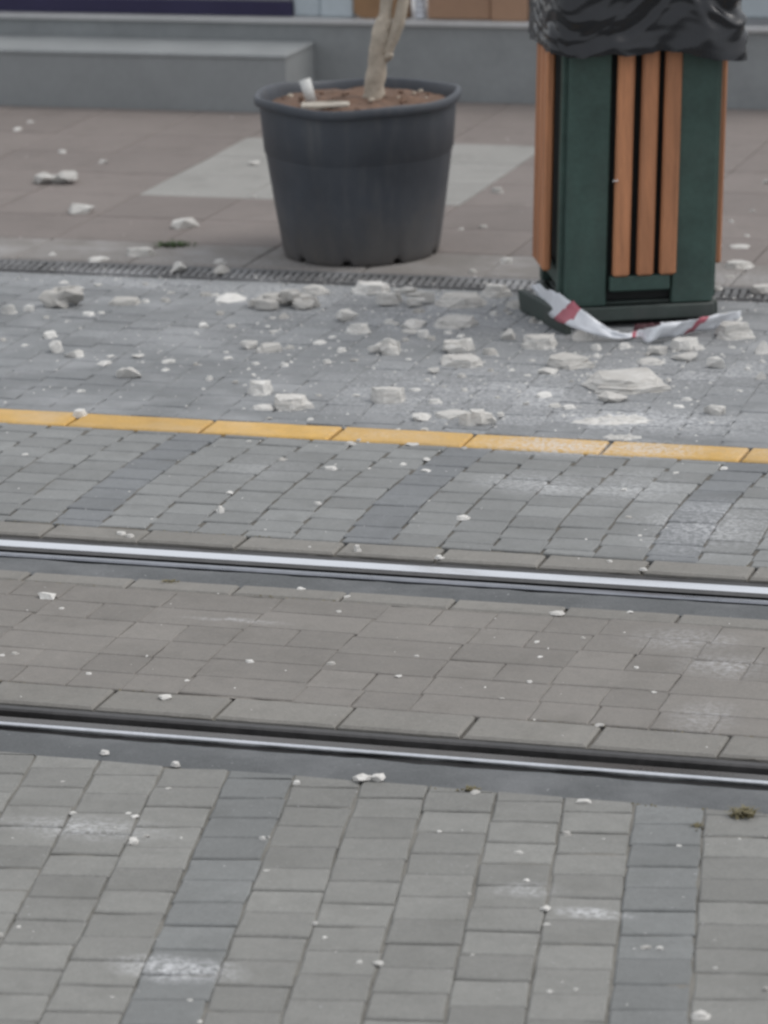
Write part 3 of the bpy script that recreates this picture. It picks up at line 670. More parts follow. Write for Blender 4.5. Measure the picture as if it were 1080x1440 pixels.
# ---------------------------------------------------------------- drain grating
def grate_meshes():
    bm = bmesh.new()
    box(bm, -.2485, .2485, -.080, -.066, -.03, -.002, .0015); box(bm, -.2485, .2485, .066, .080, -.03, -.001, .0015)
    fr = bm_mesh(bm, 'frame')
    bm = bmesh.new()
    for k in range(24):
        x = -.237 + k * .0206
        vs = box(bm, x - .0066, x + .0066, -.028, .0655, -.028, -.003)
        for v in vs: v.co.x += (v.co.y) * -.12
    box(bm, -.2485, .2485, -.0375, -.0265, -.03, -.0035); box(bm, -.2485, .2485, .012, .020, -.03, -.0045)
    bars = bm_mesh(bm, 'bar'); return fr, bars
fr_m, bar_m = grate_meshes(); fr_m.materials.append(M['cast_iron']); bar_m.materials.append(M['cast_iron'])
link('drain_channel', box_mesh('drain_channel', -5.2, -.9, 8.8005, 8.9675, -.05, -.013), M['void'])['kind'] = 'structure'
link('drain_gap_shade', box_mesh('drain_gap_shade', -5.2, -.9, 8.8185, 8.8455, -.02, -.0110), M['dark'])['kind'] = 'structure'  # solid near-black strip, its colour standing for the shade in the open slot
spots = ['drain grate section at far left of the photo below the brown plaza', 'drain grate section left of the pot with a white lump on it',
         'drain grate section under the left rim of the black pot', 'drain grate section between the black pot and the litter bin', 'drain grate section behind the litter bin', 'drain grate section right of the litter bin at the photo edge']
for k, lb in enumerate(spots):
    e = empty('drain_grate', (-4.0 + .5 * k + .03, 8.884, 0)); tag(e, lb, 'drain grate', 'drain grate sections along the plaza')
    link('frame', fr_m, None, e); b = link('bar_row', bar_m, None, e); b['kind'] = 'stuff'

# ---------------------------------------------------------------- wall, step and shop front
e = empty('low_wall', (-3.5, 11.75, 0)); tag(e, 'low grey stone wall with pale sill along the shop front', 'wall')
def at_e(e, o): o.location = (-e.location.x, -e.location.y, -e.location.z); return o
xs = [-9, 1.5]
for a, b in zip(xs, xs[1:]):
    at_e(e, link('wall_panel', box_mesh('wall_panel', a + .001, b - .001, 11.606, 12.45, -.02, .244, .0015), M['stone_wall'], e))
at_e(e, link('sill', box_mesh('sill', -9, 1.5, 11.592, 12.45, .2445, .2605, .003), M['sill_stone'], e))
e = empty('stone_step', (-5.5, 11.45, 0)); tag(e, 'grey stone step in front of the low wall at top left', 'step')
bm = bmesh.new(); box(bm, -9, -3.853, 11.31, 11.604, -.02, .170, .001); at_e(e, link('riser', bm_mesh(bm, 'riser'), M['step_stone'], e))
bm = bmesh.new(); box(bm, -9, -3.851, 11.306, 11.604, .1705, .188, .004); at_e(e, link('tread', bm_mesh(bm, 'tread'), M['step_stone'], e))

e = empty('shop_window', (-5.0, 11.65, .26)); tag(e, 'dark navy panel with pale upper strip standing on the wall sill at left', 'window panel')
at_e(e, link('bottom_panel', box_mesh('bottom_panel', -8, -3.942, 11.645, 11.68, .2615, .312, .002), M['navy'], e))
at_e(e, link('upper_strip', box_mesh('upper_strip', -8, -3.944, 11.648, 11.68, .3125, .62, .002), M['grey_trim'], e))
def shop(name, label, cat, x0, x1, y0, y1, z0, z1, mat, bev=.004, parts=()):
    e = empty(name, ((x0 + x1) / 2, y0, z0)); tag(e, label, cat)
    at_e(e, link('body', box_mesh('body', x0, x1, y0, y1, z0, z1, bev), mat, e))
    for nm, a, b, c, d, f, g, mt in parts:
        at_e(e, link(nm, box_mesh(nm, a, b, c, d, f, g, .001), mt, e))
    return e
shop('pale_panel', 'pale blue-grey panel beside the dark navy panel on the sill', 'panel', -3.939, -3.846, 11.66, 11.70, .2615, .62, M['pale_panel'])
shop('pale_panel', 'brighter pale panel next to the rounded brown board on the sill', 'panel', -3.843, -3.73, 11.65, 11.70, .2615, .62, M['pale_panel'])
bm = bmesh.new()
pts = [(-3.725, .62), (-3.725, .285), (-3.718, .272), (-3.700, .264), (-3.680, .262), (-3.545, .262), (-3.545, .62)]
a = [bm.verts.new((x, 11.64, z)) for x, z in pts]; b = [bm.verts.new((x, 11.70, z)) for x, z in pts]
bm.faces.new(a); bm.faces.new(b[::-1])
for i in range(len(pts)): bm.faces.new((a[i], b[i], b[(i + 1) % len(pts)], a[(i + 1) % len(pts)]))
tag(link('brown_board', bm_mesh(bm, 'brown_board'), M['board']), 'brown board with rounded lower corner behind the tree trunk', 'board')
def cup_stack(x, label):
    e = empty('cup_stack', (x, 11.66, .2615)); tag(e, label, 'stack of cups')
    for k in range(7):
        bm = bmesh.new(); bmesh.ops.create_cone(bm, cap_ends=True, segments=20, radius1=.0165, radius2=.0205, depth=.0155)
        bmesh.ops.translate(bm, verts=bm.verts[:], vec=(0, 0, .009 + k * .0185))
        link('cup', bm_mesh(bm, 'cup'), M['white_card'], e, True)
    link('core', box_mesh('core', -.012, .012, -.012, .012, 0, .128), M['grey_trim'], e)
cup_stack(-3.503, 'stack of small white cups just right of the tree trunk')
cup_stack(-3.113, 'stack of small white cups beside the bin liner')
shop('cardboard_box', 'wide brown cardboard box on the sill right of the tree trunk', 'cardboard box', -3.475, -3.262, 11.64, 11.92, .2635, .56, M['card'], .003,
     [('box_seam', -3.44, -3.30, 11.6385, 11.6395, .42, .425, M['steel_dark'])])
shop('cardboard_box', 'narrow brown cardboard box between the wide box and the bin', 'cardboard box', -3.258, -3.138, 11.632, 11.90, .2615, .56, M['card'], .003)
shop('display_panel', 'pale greyish panel on the sill right of the litter bin', 'panel', -3.085, -1.9, 11.66, 11.72, .282, .62, M['pale_panel'], .004,
     [('base_strip', -3.085, -1.9, 11.652, 11.72, .2612, .2815, M['grey_trim'])])

# ---------------------------------------------------------------- planter pot
PX, PY = -2.945, 9.212
pot = empty('planter_pot', (PX, PY, 0)); tag(pot, 'large black plastic plant pot standing on the plaza beside the drain', 'plant pot')
pot.scale = (1, 1, 1.085)
def lathe(name, prof, mat, parent, seg=72, closed=False, tweak=None):
    bm = bmesh.new(); rings = []
    for r, z in prof:
        rings.append([bm.verts.new((r * math.cos(2 * math.pi * k / seg), r * math.sin(2 * math.pi * k / seg), z)) for k in range(seg)])
    for a, b in zip(rings, rings[1:]):
        for k in range(seg): bm.faces.new((a[k], a[(k + 1) % seg], b[(k + 1) % seg], b[k]))
    if tweak:
        for v in bm.verts: tweak(v)
    return link(name, bm_mesh(bm, name), mat, parent, True)
def dent(v):
    a = math.atan2(v.co.y, v.co.x); f = 1 + .010 * math.sin(2 * a + .6) + .006 * math.sin(3 * a)
    v.co.x *= f; v.co.y *= f
    v.co.z += (.004 * math.sin(2 * a + 1) + .003 * math.sin(5 * a)) * (v.co.z / .39)
def foot(v):
    dent(v)
    if v.co.z < .018:      # drainage notches cut in the foot
        a = math.atan2(v.co.y, v.co.x)
        if math.cos(a * 9 + .5) > .86: v.co.z += .013
lathe('pot_wall', [(.188, .0), (.199, .001), (.203, .010), (.207, .030), (.222, .12), (.2405, .243), (.242, .247), (.242, .252), (.2455, .255), (.2535, .350), (.2535, .370)], M['pot'], pot, 156, tweak=foot)
lathe('pot_rim', [(.2535, .367), (.263, .3675), (.2672, .370), (.268, .378), (.2665, .387), (.263, .3905), (.258, .390), (.254, .386), (.250, .372), (.243, .34), (.238, .32)], M['pot'], pot, 96, tweak=dent)
bm = bmesh.new(); rings = []
for i in range(15):
    r = .246 * i / 14; n = 56
    rings.append([bm.verts.new((r * math.cos(2 * math.pi * k / n), r * math.sin(2 * math.pi * k / n),
        .364 + .014 * (1 - (r / .243) ** 2) + .010 * N(r * math.cos(2 * math.pi * k / n) * 14, r * math.sin(2 * math.pi * k / n) * 14, 2) + .006 * N(r * math.cos(2 * math.pi * k / n) * 45, r * math.sin(2 * math.pi * k / n) * 45, 5))) for k in range(n)])
for a, b in zip(rings, rings[1:]):
    for k in range(56): bm.faces.new((a[k], a[(k + 1) % 56], b[(k + 1) % 56], b[k]))
bmesh.ops.remove_doubles(bm, verts=bm.verts[:], dist=1e-5)
link('soil', bm_mesh(bm, 'soil'), M['soil'], pot, True)
for k in range(40):
    a = rnd.uniform(0, 6.28); r = .22 * math.sqrt(rnd.random()); s = rnd.uniform(.004, .010)
    bm = bmesh.new(); bmesh.ops.create_icosphere(bm, subdivisions=1, radius=s)
    for v in bm.verts: v.co *= rnd.uniform(.7, 1.2); v.co.z *= .6
    o = link('soil_clod', bm_mesh(bm, 'soil_clod'), M['soil'] if k % 5 else M['bark'], pot); o.location = (r * math.cos(a), r * math.sin(a), .367 + .014 * (1 - (r / .243) ** 2))

# young tree: a pale trunk forking just above the pot
def tube(name, pts, rad, mat, parent=None, seg=14, rough=.0):
    bm = bmesh.new(); rings = []
    for i, (p, r) in enumerate(zip(pts, rad)):
        p = Vector(p); d = (Vector(pts[min(i + 1, len(pts) - 1)]) - Vector(pts[max(i - 1, 0)])).normalized()
        s = d.cross(Vector((0, 1, 0.1))).normalized(); t = d.cross(s)
        ring = []
        for k in range(seg):
            a = 2 * math.pi * k / seg
            q = p + (s * math.cos(a) + t * math.sin(a)) * r * (1 + rough * N(math.cos(a) * 2 + i * .55, math.sin(a) * 2, p.z * 12))
            ring.append(bm.verts.new(q))
        rings.append(ring)
    for a, b in zip(rings, rings[1:]):
        for k in range(seg): bm.faces.new((a[k], a[(k + 1) % seg], b[(k + 1) % seg], b[k]))
    bm.faces.new(rings[0]); bm.faces.new(rings[-1])
    return link(name, bm_mesh(bm, name), mat, parent, True)
TX, TY = -2.899, 9.232
tree = empty('young_tree', (TX, TY, .402)); tag(tree, 'slim pale tree trunk forking in two, growing in the black pot', 'tree')
def dense(pts, rad, n=5):
    P, Q = [], []
    for i in range(len(pts) - 1):
        for k in range(n):
            f = k / n; P.append(tuple(Vector(pts[i]).lerp(Vector(pts[i + 1]), f))); Q.append(rad[i] + (rad[i + 1] - rad[i]) * f)
    P.append(pts[-1]); Q.append(rad[-1]); return P, Q
P, Q = dense([(-.008, 0, -.02), (-.004, 0, .03), (.006, 0, .10), (.017, 0, .17), (.026, .002, .215)], [.033, .027, .0245, .0255, .020])
tube('trunk', P, Q, M['bark'], tree, 18, .22)
P, Q = dense([(.016, 0, .150), (.030, 0, .22), (.044, .005, .34), (.06, .02, .9), (.02, .03, 1.5)], [.020, .0165, .015, .013, .008])
tube('limb', P, Q, M['bark'], tree, 14, .25)
P, Q = dense([(.030, -.002, .120), (.066, 0, .20), (.096, .01, .34), (.14, .03, .9), (.2, .05, 1.5)], [.016, .0155, .0145, .012, .008])
tube('limb', P, Q, M['bark'], tree, 14, .25)
P, Q = dense([(.030, -.004, .112), (.040, -.010, .118), (.047, -.013, .124)], [.013, .011, .008])
tube('branch_stub', P, Q, M['bark'], tree, 12, .25)
tag(tube('paper_tube', [(-3.045, 9.135, .408), (-3.063, 9.14, .466)], [.0135, .0155], M['scrap'], None, 16, .08), 'small white tube stuck upright in the pot soil', 'scrap')
bm = bmesh.new(); box(bm, -.062, .062, -.016, .016, 0, .010, .002)
bmesh.ops.subdivide_edges(bm, edges=bm.edges[:], cuts=2)
for v in bm.verts: v.co.z += .006 * N(v.co.x * 20, v.co.y * 30); v.co.y += .008 * N(v.co.x * 22, 3)
o = link('plaster_strip', bm_mesh(bm, 'plaster_strip'), M['scrap_beige']); o.location = (-2.990, 9.082, .406); o.rotation_euler = (R(4), R(-3), R(12))
tag(o, 'flat pale strip lying on the pot soil beside the white tube', 'scrap')

# ---------------------------------------------------------------- litter bin
BA = R(23); BX, BY = -2.195, 8.412           # front left corner of its foot
bin_ = empty('litter_bin', (BX, BY, 0), BA)
tag(bin_, 'square litter bin of dark green boards and brown wooden slats beside the drain', 'litter bin')
BW, BD, BT = .367, .345, .80
LEAN = .036                                     # the body leans to the right
def bp(name, x0, x1, y0, y1, z0, z1, mat, bev=.003, parent=None):
    m = box_mesh(name, x0, x1, y0, y1, z0, z1, bev)
    if z1 > .055:
        for v in m.vertices: v.co.x += max(0, v.co.z - .05) * LEAN
    return link(name, m, mat, parent or bin_)
# foot frame: four boards, each on its own
bp('foot_board', .0, BW, -.012, .010, .018, .052, M['green_base'])
bp('foot_board', .0, BW, BD - .01, BD + .012, .018, .052, M['green_base'])
bp('foot_board', BW - .01, BW + .012, .0105, BD - .0105, .018, .052, M['green_base'])
bp('foot_board', -.010, .008, .0105, BD - .0105, .018, .052, M['green_base'])
sk = bp('foot_board', .0, .300, -.009, .009, .0, .0545, M['green_base']); sk['label'] = 'loose deep foot board hanging off the left side'
sk.location = (-.0590, .234, .0); sk.rotation_euler = (R(6), 0, math.atan2(-.285, .066))
bp('plinth', .03, BW - .03, .03, BD - .03, .0, .05, M['dark'])
bp('floor_plate', .012, BW - .012, .012, BD - .012, .0525, .060, M['green_base'])
bp('inner_can', .05, BW - .05, .05, BD - .05, .0605, BT - .02, M['dark'])
PW = .100
for (x0, x1) in ((.006, .006 + PW), (BW - PW - .004, BW - .004)):
    for (y0, y1) in ((-.004, .020), (BD - .020, BD + .004)):
        bp('corner_board', x0, x1, y0, y1, .0605 if y0 > 0 else .054, BT, M['green'])
for x0, x1 in ((-.006, .016), (BW - .016, BW + .006)):    # return boards on the sides
    bp('side_board', x0 + .0, x1, .0205, .060, .0605, BT, M['green'])
    bp('side_board', x0 + .0, x1, BD - .060, BD - .0205, .0605, BT, M['green'])
# slats: three on each face, standing proud, on a lower and an upper cross board
for x in (.1385, .196, .2505):
    bp('slat', x - .0200, x + .0200, -.020, -.0005, .126, BT - .012, M['wood'], .005)
    bp('slat', x - .0200, x + .0200, BD + .0005, BD + .020, .126, BT - .012, M['wood'], .005)
for y in (.108, .172, .236):
    bp('slat', -.035, -.014, y - .0225, y + .0225, .126, BT - .012, M['wood'], .005)
    bp('slat', BW + .0080, BW + .032, y - .0225, y + .0225, .126, BT - .012, M['wood'], .005)
for z0, z1 in ((.090, .1255), (BT - .05, BT - .012)):
    bp('cross_board', PW + .012, BW - PW - .010, -.0165 if z0 < .2 else .0, .010, z0, z1, M['green'])
    bp('cross_board', PW + .012, BW - PW - .010, BD - .010, BD + .0, z0, z1, M['green'])
    bp('cross_board', -.0, .012, .061, BD - .061, z0, z1, M['green'])
    bp('cross_board', BW - .012, BW, .061, BD - .061, z0, z1, M['green'])
bp('backing', .018, BW - .018, .0205, .0255, .062, BT - .02, M['dark'])
bp('backing', .0165, .0205, .026, BD - .03, .062, BT - .02, M['dark'])
bp('backing', BW - .0205, BW - .0165, .026, BD - .03, .062, BT - .02, M['dark'])
bp('latch', .1115, .1255, -.024, -.0045, .356, .359, M['steel_bright'], .0005)
bp('rim', -.012, BW + .012, -.012, BD + .012, BT + .0005, BT + .022, M['green'])

# black liner pulled over the top and hanging down in folds
bm = bmesh.new(); rows = []; NU, NV = 240, 56
cx, cy = BW / 2 + .004, BD / 2
def ridge(x, y, z): return 1 - 2 * abs(N(x, y, z))
for j in range(NV + 1):
    v = j / NV; row = []
    for i in range(NU):
        a = 2 * math.pi * i / NU; c, s = math.cos(a), math.sin(a)
        k = (abs(c) ** 7 + abs(s) ** 7) ** (-1 / 7)
        if v < .22:   # inside the bin, folded over the rim
            f = v / .22; z = BT - .10 + .125 * f; rr = .80 + .235 * f
        else:
            f = (v - .22) / .78; z = BT + .025 + .012 * math.sin(min(1, f * 8) * math.pi) - .166 * f; rr = 1.045 + .025 * math.sin(f * 3.0)
        x, y = c * k * (BW / 2 + .012) * rr, s * k * (BD / 2 + .012) * rr
        px_, py_ = c * k, s * k
        w1 = N(px_ * 1.3, py_ * 1.3, z * 5)
        big = ridge(px_ * 1.15 + w1 * .8, py_ * 1.15, z * 14 + w1 * 2.2 + px_ * .8)
        sm = ridge(px_ * 1.9 + 5 + w1, py_ * 1.9, z * 31 + w1 * 3.4 - px_ * 1.5)
        fine = N(px_ * 5 + 9, py_ * 8 + w1 * 2, z * 70 + w1 * 3)
        amp = min(1, max(0, f if v >= .22 else 0) * 5) * (1 if v >= .22 else 0)
        dsp = amp * (0.012 * big + .0060 * sm + .0020 * fine + .010)
        flare = max(0, f - .35) * .045 * max(0, N(px_ * 1.6 + 3, py_ * 1.6, 1.5) + .3) if v >= .22 else 0
        # the front right corner droops and sticks out
        cr = max(0, 1 - math.hypot(px_ - 1, py_ + 1) / .9) * (f if v >= .22 else 0)
        dr = dsp + flare + cr * .030
        x += c * dr; y += s * dr
        z += (-.030 * cr + .012 * N(px_ * 2.2, py_ * 2.2, 7) * f + .006 * N(px_ * 7, py_ * 7, 3) * f) if v >= .22 else 0
        row.append(bm.verts.new((cx + x + max(0, z - .05) * LEAN, cy + y, z)))
    rows.append(row)
for a, b in zip(rows, rows[1:]):
    for i in range(NU): bm.faces.new((a[i], a[(i + 1) % NU], b[(i + 1) % NU], b[i]))
bm.faces.new(rows[0])
bag = link('bin_liner', bm_mesh(bm, 'bin_liner'), M['bag'], None, True)
bag.location = bin_.location; bag.rotation_euler = bin_.rotation_euler
tag(bag, 'crumpled glossy black bag pulled over the top of the litter bin', 'bin bag')

# red and white barrier tape lying round the foot of the bin
TAPE = [((-2.288, 8.540, .082), (-2.313, 8.572, .067)), ((-2.230, 8.452, .087), (-2.257, 8.488, .045)), ((-2.165, 8.345, .094), (-2.217, 8.405, .032)),
        ((-2.114, 8.310, .073), (-2.141, 8.300, .033)), ((-2.055, 8.320, .030), (-2.053, 8.312, .009)), ((-2.019, 8.334, .017), (-2.013, 8.329, .006)),
        ((-1.994, 8.371, .018), (-1.991, 8.359, .004)), ((-1.930, 8.317, .044), (-1.959, 8.305, .004)), ((-1.885, 8.375, .044), (-1.919, 8.365, .004)),
        ((-1.850, 8.430, .042), (-1.880, 8.420, .005)), ((-1.808, 8.501, .040), (-1.837, 8.489, .004)), ((-1.800, 8.600, .022), (-1.802, 8.590, .004))]
def catmull(p, t):
    n = len(p) - 1; i = min(int(t * n), n - 1); f = t * n - i
    a, b, c, d = (Vector(p[max(0, min(n, i + k))]) for k in (-1, 0, 1, 2))
    return .5 * ((2 * b) + (c - a) * f + (2 * a - 5 * b + 4 * c - d) * f * f + (3 * b - a - 3 * c + d) * f ** 3)
def ribbon(name, pairs, reds, n=96, m=5, red='tape_red'):
    up_, lo_ = [p for p, q in pairs], [q for p, q in pairs]
    bm = bmesh.new(); prev = None
    for i in range(n + 1):
        t = i / n; a, b = catmull(up_, t), catmull(lo_, t); d = b - a
        nrm = d.cross(Vector((1, .6, 0))).normalized() if d.length > 1e-5 else Vector((0, 0, 1))
        row = []
        for k in range(m + 1):
            f = k / m; q = a.lerp(b, f) + nrm * (.0085 * N(t * 24, f * 2.4, 4) + .004 * N(t * 60, f * 3, 8))
            q.z = max(q.z, .0035); row.append(bm.verts.new(q))
        if prev:
            for k in range(m):
                fc = bm.faces.new((prev[k], row[k], row[k + 1], prev[k + 1]))
                sl = t + .02 * (k / m)
                fc.material_index = 1 if any(r0_ < sl < r1_ for r0_, r1_ in reds) else 0
        prev = row
    me = bm_mesh(bm, name); me.materials.append(M['tape_white']); me.materials.append(M[red])
    o = link(name, me, None, None, True)
    md = o.modifiers.new('thick', 'SOLIDIFY'); md.thickness = .0006
    return o
tag(ribbon('barrier_tape', TAPE, [(.215, .27), (.50, .535), (.80, .84)]), 'red and white barrier tape crumpled round the foot of the bin', 'barrier tape')
tag(ribbon('barrier_tape', [((-2.02, 8.425, .018), (-2.02, 8.415, .004)), ((-1.95, 8.455, .020), (-1.95, 8.445, .006)), ((-1.90, 8.475, .018), (-1.90, 8.465, .005)), ((-1.85, 8.50, .018), (-1.85, 8.49, .004))],
    [(.02, .30), (.45, .9)], 40, 3, 'tape_red_shaded'), 'scrap of red tape, darkened as in shade, tucked under the front of the bin', 'barrier tape')

# ---------------------------------------------------------------- rubble
def fragment(bm, r, cx, cy, cz, sx, sy, sz, n, flat, cuts):
    """a broken piece: the hull of scattered corner points, faces roughened"""
    pts = []
    if flat:
        a0 = r.uniform(0, 6.28); m = n // 2
        for k in range(m):
            a = a0 + 6.2832 * (k + r.uniform(-.32, .32)) / m; q = r.uniform(.66, 1.0)
            x, y = math.cos(a) * q, math.sin(a) * q; t = r.uniform(.58, .97)
            pts.append((x, y, -1)); pts.append((x * t + r.uniform(-.06, .06), y * t, r.uniform(.45, 1.0)))
    else:
        for k in range(n):
            u = r.uniform(-.9, 1); a = r.uniform(0, 6.283); q = math.sqrt(max(0, 1 - u * u)) * r.uniform(.8, 1.05)
            pts.append((q * math.cos(a), q * math.sin(a), u))
    sub = bmesh.new()
    vs = [sub.verts.new((cx + x * sx, cy + y * sy, cz + z * sz)) for x, y, z in pts]
    res = bmesh.ops.convex_hull(sub, input=vs)
    dead = [g for g in set(res['geom_interior'] + res['geom_unused']) if isinstance(g, bmesh.types.BMVert) and g.is_valid]
    if dead: bmesh.ops.delete(sub, geom=dead, context='VERTS')
    if cuts:
        bmesh.ops.subdivide_edges(sub, edges=sub.edges[:], cuts=cuts, use_grid_fill=True)
        ox = Vector((r.uniform(-50, 50), r.uniform(-50, 50), r.uniform(-50, 50)))
        for v in sub.verts:
            d = noise.noise(v.co * 3.2 + ox) * .085 + noise.noise(v.co * 8 + ox) * .05
            v.co += Vector((v.co.x - cx, v.co.y - cy, (v.co.z - cz))) * d
    me = bpy.data.meshes.new('fragment'); sub.to_mesh(me); sub.free(); bm.from_mesh(me); bpy.data.meshes.remove(me)
def chunk_mesh(name, shape, seed, cuts=2, pieces=7):
    r = random.Random(seed); bm = bmesh.new()
    if shape == 'lump': fragment(bm, r, 0, 0, 0, 1, 1, 1, 13, False, cuts)
    elif shape == 'slab':
        fragment(bm, r, 0, 0, 0, 1, 1, 1, 16, True, cuts)
        if r.random() < .6: fragment(bm, r, r.uniform(-.2, .2), -.12, -.75, 1.08, 1.05, .55, 14, True, cuts)   # a layer that broke farther out
    elif shape == 'lobed':
        fragment(bm, r, -.55, .05, -.1, .62, .8, .9, 16, False, cuts); fragment(bm, r, .5, -.05, 0, .66, .85, 1, 16, False, cuts); fragment(bm, r, 0, 0, -.2, .5, .5, .7, 12, False, cuts)
    else:
        for k in range(pieces):
            a = r.uniform(0, 6.28); q = r.uniform(.1, .62) if pieces < 9 else math.sqrt(r.random()) * .8; s = r.uniform(.30, .62) * (1 if pieces < 9 else .55)
            fragment(bm, r, q * math.cos(a), q * math.sin(a), -.4 + (.62 - q) * .7, s * 1.1, s, s * r.uniform(.6, 1.0), 14, r.random() < .5, cuts)
    zs = [v.co.z for v in bm.verts]; lo, hi = min(zs), max(zs)
    cut = lo + (hi - lo) * (.22 if shape == 'lump' else .05)
    for v in bm.verts:
        if v.co.z < cut: v.co.z = cut - (cut - v.co.z) * .04
    xs = [v.co.x for v in bm.verts]; ys = [v.co.y for v in bm.verts]; zs = [v.co.z for v in bm.verts]
    mx, my, x0, y0, z0 = (min(xs) + max(xs)) / 2, (min(ys) + max(ys)) / 2, max(xs) - min(xs), max(ys) - min(ys), min(zs)
    dz = max(zs) - z0
    for v in bm.verts: v.co = Vector(((v.co.x - mx) / x0, (v.co.y - my) / y0, (v.co.z - z0) / dz))
    return bm_mesh(bm, name)
def powder_mesh(seed):
    bm = bmesh.new(); rows = []
    for j in range(15):
        r = j / 14; row = []
        for i in range(64):
            a = 6.2832 * i / 64; x, y = .5 * r * math.cos(a), .5 * r * math.sin(a)
            e = 1 + .35 * N(math.cos(a) * 1.5 + seed, math.sin(a) * 1.5) + .15 * N(math.cos(a) * 5, math.sin(a) * 5 + seed)
            z = min(1, 2.2 * (1 - r)) * (.35 + .45 * N(x * 7 + seed, y * 5) + .35 * N(x * 17, y * 11 + seed))
            row.append(bm.verts.new((x * e, y * e, max(0, z))))
        rows.append(row)
    for a, b in zip(rows, rows[1:]):
        for i in range(64): bm.faces.new((a[i], a[(i + 1) % 64], b[(i + 1) % 64], b[i]))
    bmesh.ops.remove_doubles(bm, verts=bm.verts[:], dist=1e-6)
    return bm_mesh(bm, 'powder')
for k, (x, y, w, d, h, sh, tone, lb) in enumerate(CHUNKS):
    if sh == 'powder':
        h *= .55
        o = link('powder_mound', powder_mesh(k * 3.7), M['plaster'], None, True); cat = 'powder'
    else:
        o = link('plaster_chunk', chunk_mesh('plaster_chunk', sh, 100 + k, (3 if w > .07 else 2) if sh != 'rough' else 1, 18 if w > .16 else 11 if w > .12 else 7), M['plaster']); cat = 'plaster chunk'
    o['tone'] = tone * .75; o.location = (x, y, -.001); o.scale = (w, d, h); o.rotation_euler = (0, 0, math.atan2(-x, y) + (0 if sh != 'lump' else rnd.uniform(-.5, .5)))
    tag(o, lb, cat, 'plaster rubble on the street')
n_of = [sum(1 for c in CHIPS if c[5] == k) for k in range(len(CHIP_LABELS))]
chip_m = []
for k in range(14):
    m = chunk_mesh('plaster_chip', 'lump' if k % 2 else 'slab', 900 + k, 0); m.materials.append(M['chip']); chip_m.append(m)
for x, y, w, d, h, g in CHIPS:
    o = link('plaster_chip', rnd.choice(chip_m)); o['tone'] = rnd.choice((0, .05, .1, .2, .35, .55)); o.location = (x, y, -.0008); o.scale = (w, d, h)
    o.rotation_euler = (0, 0, math.atan2(-x, y) + rnd.uniform(-.6, .6))
    tag(o, CHIP_LABELS[g], 'plaster chip', CHIP_LABELS[g].replace('one of several ', '').replace('chip', 'chips', 1) if n_of[g] > 1 else 'small plaster chips')
# crumbs: too many and too small to count
def crumbs(name, spots, mat, sz):
    verts, faces = [], []
    base = [(0, 0, 1), (1, 0, .1), (.2, .9, 0), (-.9, .3, .1), (-.5, -.8, 0), (.6, -.8, .1)]
    fc = [(0, 1, 2), (0, 2, 3), (0, 3, 4), (0, 4, 5), (0, 5, 1)]
    for x, y in spots:
        s = rnd.uniform(*sz) * rnd.choice((.6, .8, 1, 1.4)); a = rnd.uniform(0, 6.28); c, sn = math.cos(a), math.sin(a); n0 = len(verts); zz = rnd.uniform(.35, .8)
        for bx, by, bz in base:
            bx *= rnd.uniform(.7, 1.3); by *= rnd.uniform(.6, 1.1)
            verts.append((x + (bx * c - by * sn) * s, y + (bx * sn + by * c) * s, -.001 + bz * s * zz))
        faces += [tuple(i + n0 for i in f) for f in fc]
    m = bpy.data.meshes.new(name); m.from_pydata(verts, [], faces); o = link(name, m, mat); o['kind'] = 'stuff'; o['tone'] = .1
    return o
sp = []
while len(sp) < 1500:                       # the dense spill between the bin, the pot and the yellow line
    x, y = rnd.gauss(-2.25, .42), rnd.gauss(8.15, .38)
    if 7.42 < y < 8.8 and rnd.random() < .35 + .8 * max(0, N(x * 4, y * 4, 1)): sp.append((x, y))
for _ in range(330):
    y = rnd.uniform(7.4, 8.8); sp.append((rnd.uniform(XL(y), XR(y)), y))
for _ in range(260):
    sp.append((rnd.uniform(-3.75, -1.7), rnd.gauss(8.83, .05)))
crumbs('rubble_crumbs', sp, M['chip'], (.0018, .0048))
sp = []
for _ in range(160):
    y = rnd.uniform(8.95, 11.3); sp.append((rnd.uniform(XL(y), XR(y)), y))
for _ in range(90):
    y = rnd.uniform(4.2, 5.25); sp.append((rnd.uniform(XL(y), XR(y)), y))
for _ in range(60):
    y = rnd.uniform(5.5, 6.2); sp.append((rnd.uniform(XL(y), XR(y)), y))
for _ in range(110):
    y = rnd.uniform(6.5, 7.3); sp.append((rnd.uniform(XL(y), XR(y)), y))
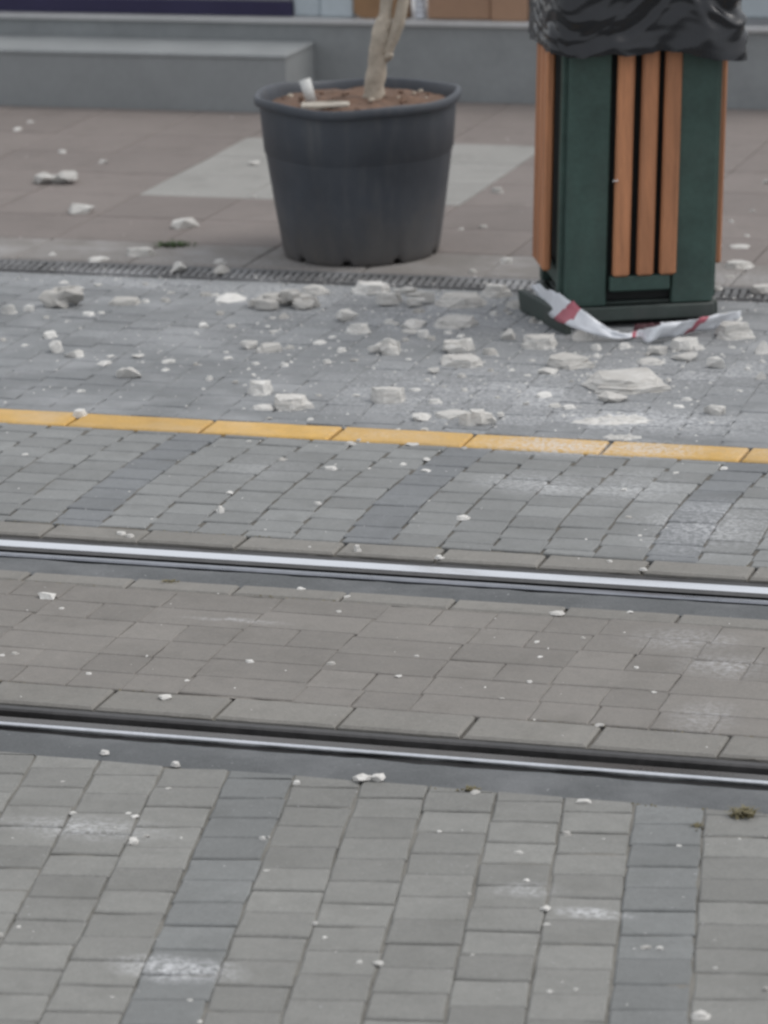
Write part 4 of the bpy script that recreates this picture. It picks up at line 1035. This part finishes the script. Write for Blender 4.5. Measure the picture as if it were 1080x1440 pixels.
crumbs('scattered_crumbs', sp, M['chip'], (.0015, .0034))

# ---------------------------------------------------------------- weeds
def weed(name, x, y, w, d, h, n, mat, label):
    bm = bmesh.new()
    for _ in range(n):
        bx, by = rnd.gauss(0, .35) * w, rnd.gauss(0, .35) * d; a = rnd.uniform(0, 6.28); L = h * rnd.uniform(.5, 1.2); wd = rnd.uniform(.0012, .003)
        s = Vector((-math.sin(a), math.cos(a), 0)) * wd; o1 = Vector((math.cos(a), math.sin(a), 0))
        p0 = Vector((bx, by, -.004)); p1 = p0 + o1 * L * .45 + Vector((0, 0, L * .7)); p2 = p0 + o1 * L * 1.05 + Vector((0, 0, L * .75))
        q = [bm.verts.new(p0 - s), bm.verts.new(p0 + s), bm.verts.new(p1 + s), bm.verts.new(p1 - s), bm.verts.new(p2)]
        bm.faces.new(q[:4]); bm.faces.new((q[3], q[2], q[4]))
    me = bpy.data.meshes.new(name); bm.to_mesh(me); bm.free()
    o = link(name, me, mat); o.location = (x, y, 0); o.rotation_euler = (0, 0, .3); tag(o, label, 'weed'); return o
weed('weed_tuft', -3.47, 9.20, .07, .035, .018, 130, M['leaf'], 'low green weed tuft in a plaza tile joint left of the pot')
weed('weed_tuft', -1.092, 5.235, .018, .014, .018, 60, M['leaf_dry'], 'dry brown-green weed beside the near rail at right edge')
weed('weed_tuft', -1.15, 5.18, .010, .02, .008, 30, M['leaf_dry'], 'tiny moss sprig in a joint left of the dry weed')
weed('weed_tuft', -1.525, 5.255, .022, .010, .010, 46, M['leaf_dry'], 'dry straw tuft at the near edge of the rail bed, centre')
weed('weed_tuft', -2.375, 6.225, .02, .010, .008, 40, M['leaf_dry'], 'tiny dry tuft on the strip below the far rail at left')
moss = []
for _ in range(420):
    y0 = rnd.choice((5.604, 6.555, 5.255, 6.175)); x = rnd.uniform(XL(y0), XR(y0))
    if N(x * 3.5, y0 * 9) > .02: moss.append((x, y0 + rnd.gauss(0, .003)))
crumbs('joint_moss', moss, M['leaf_dry'], (.0012, .003))
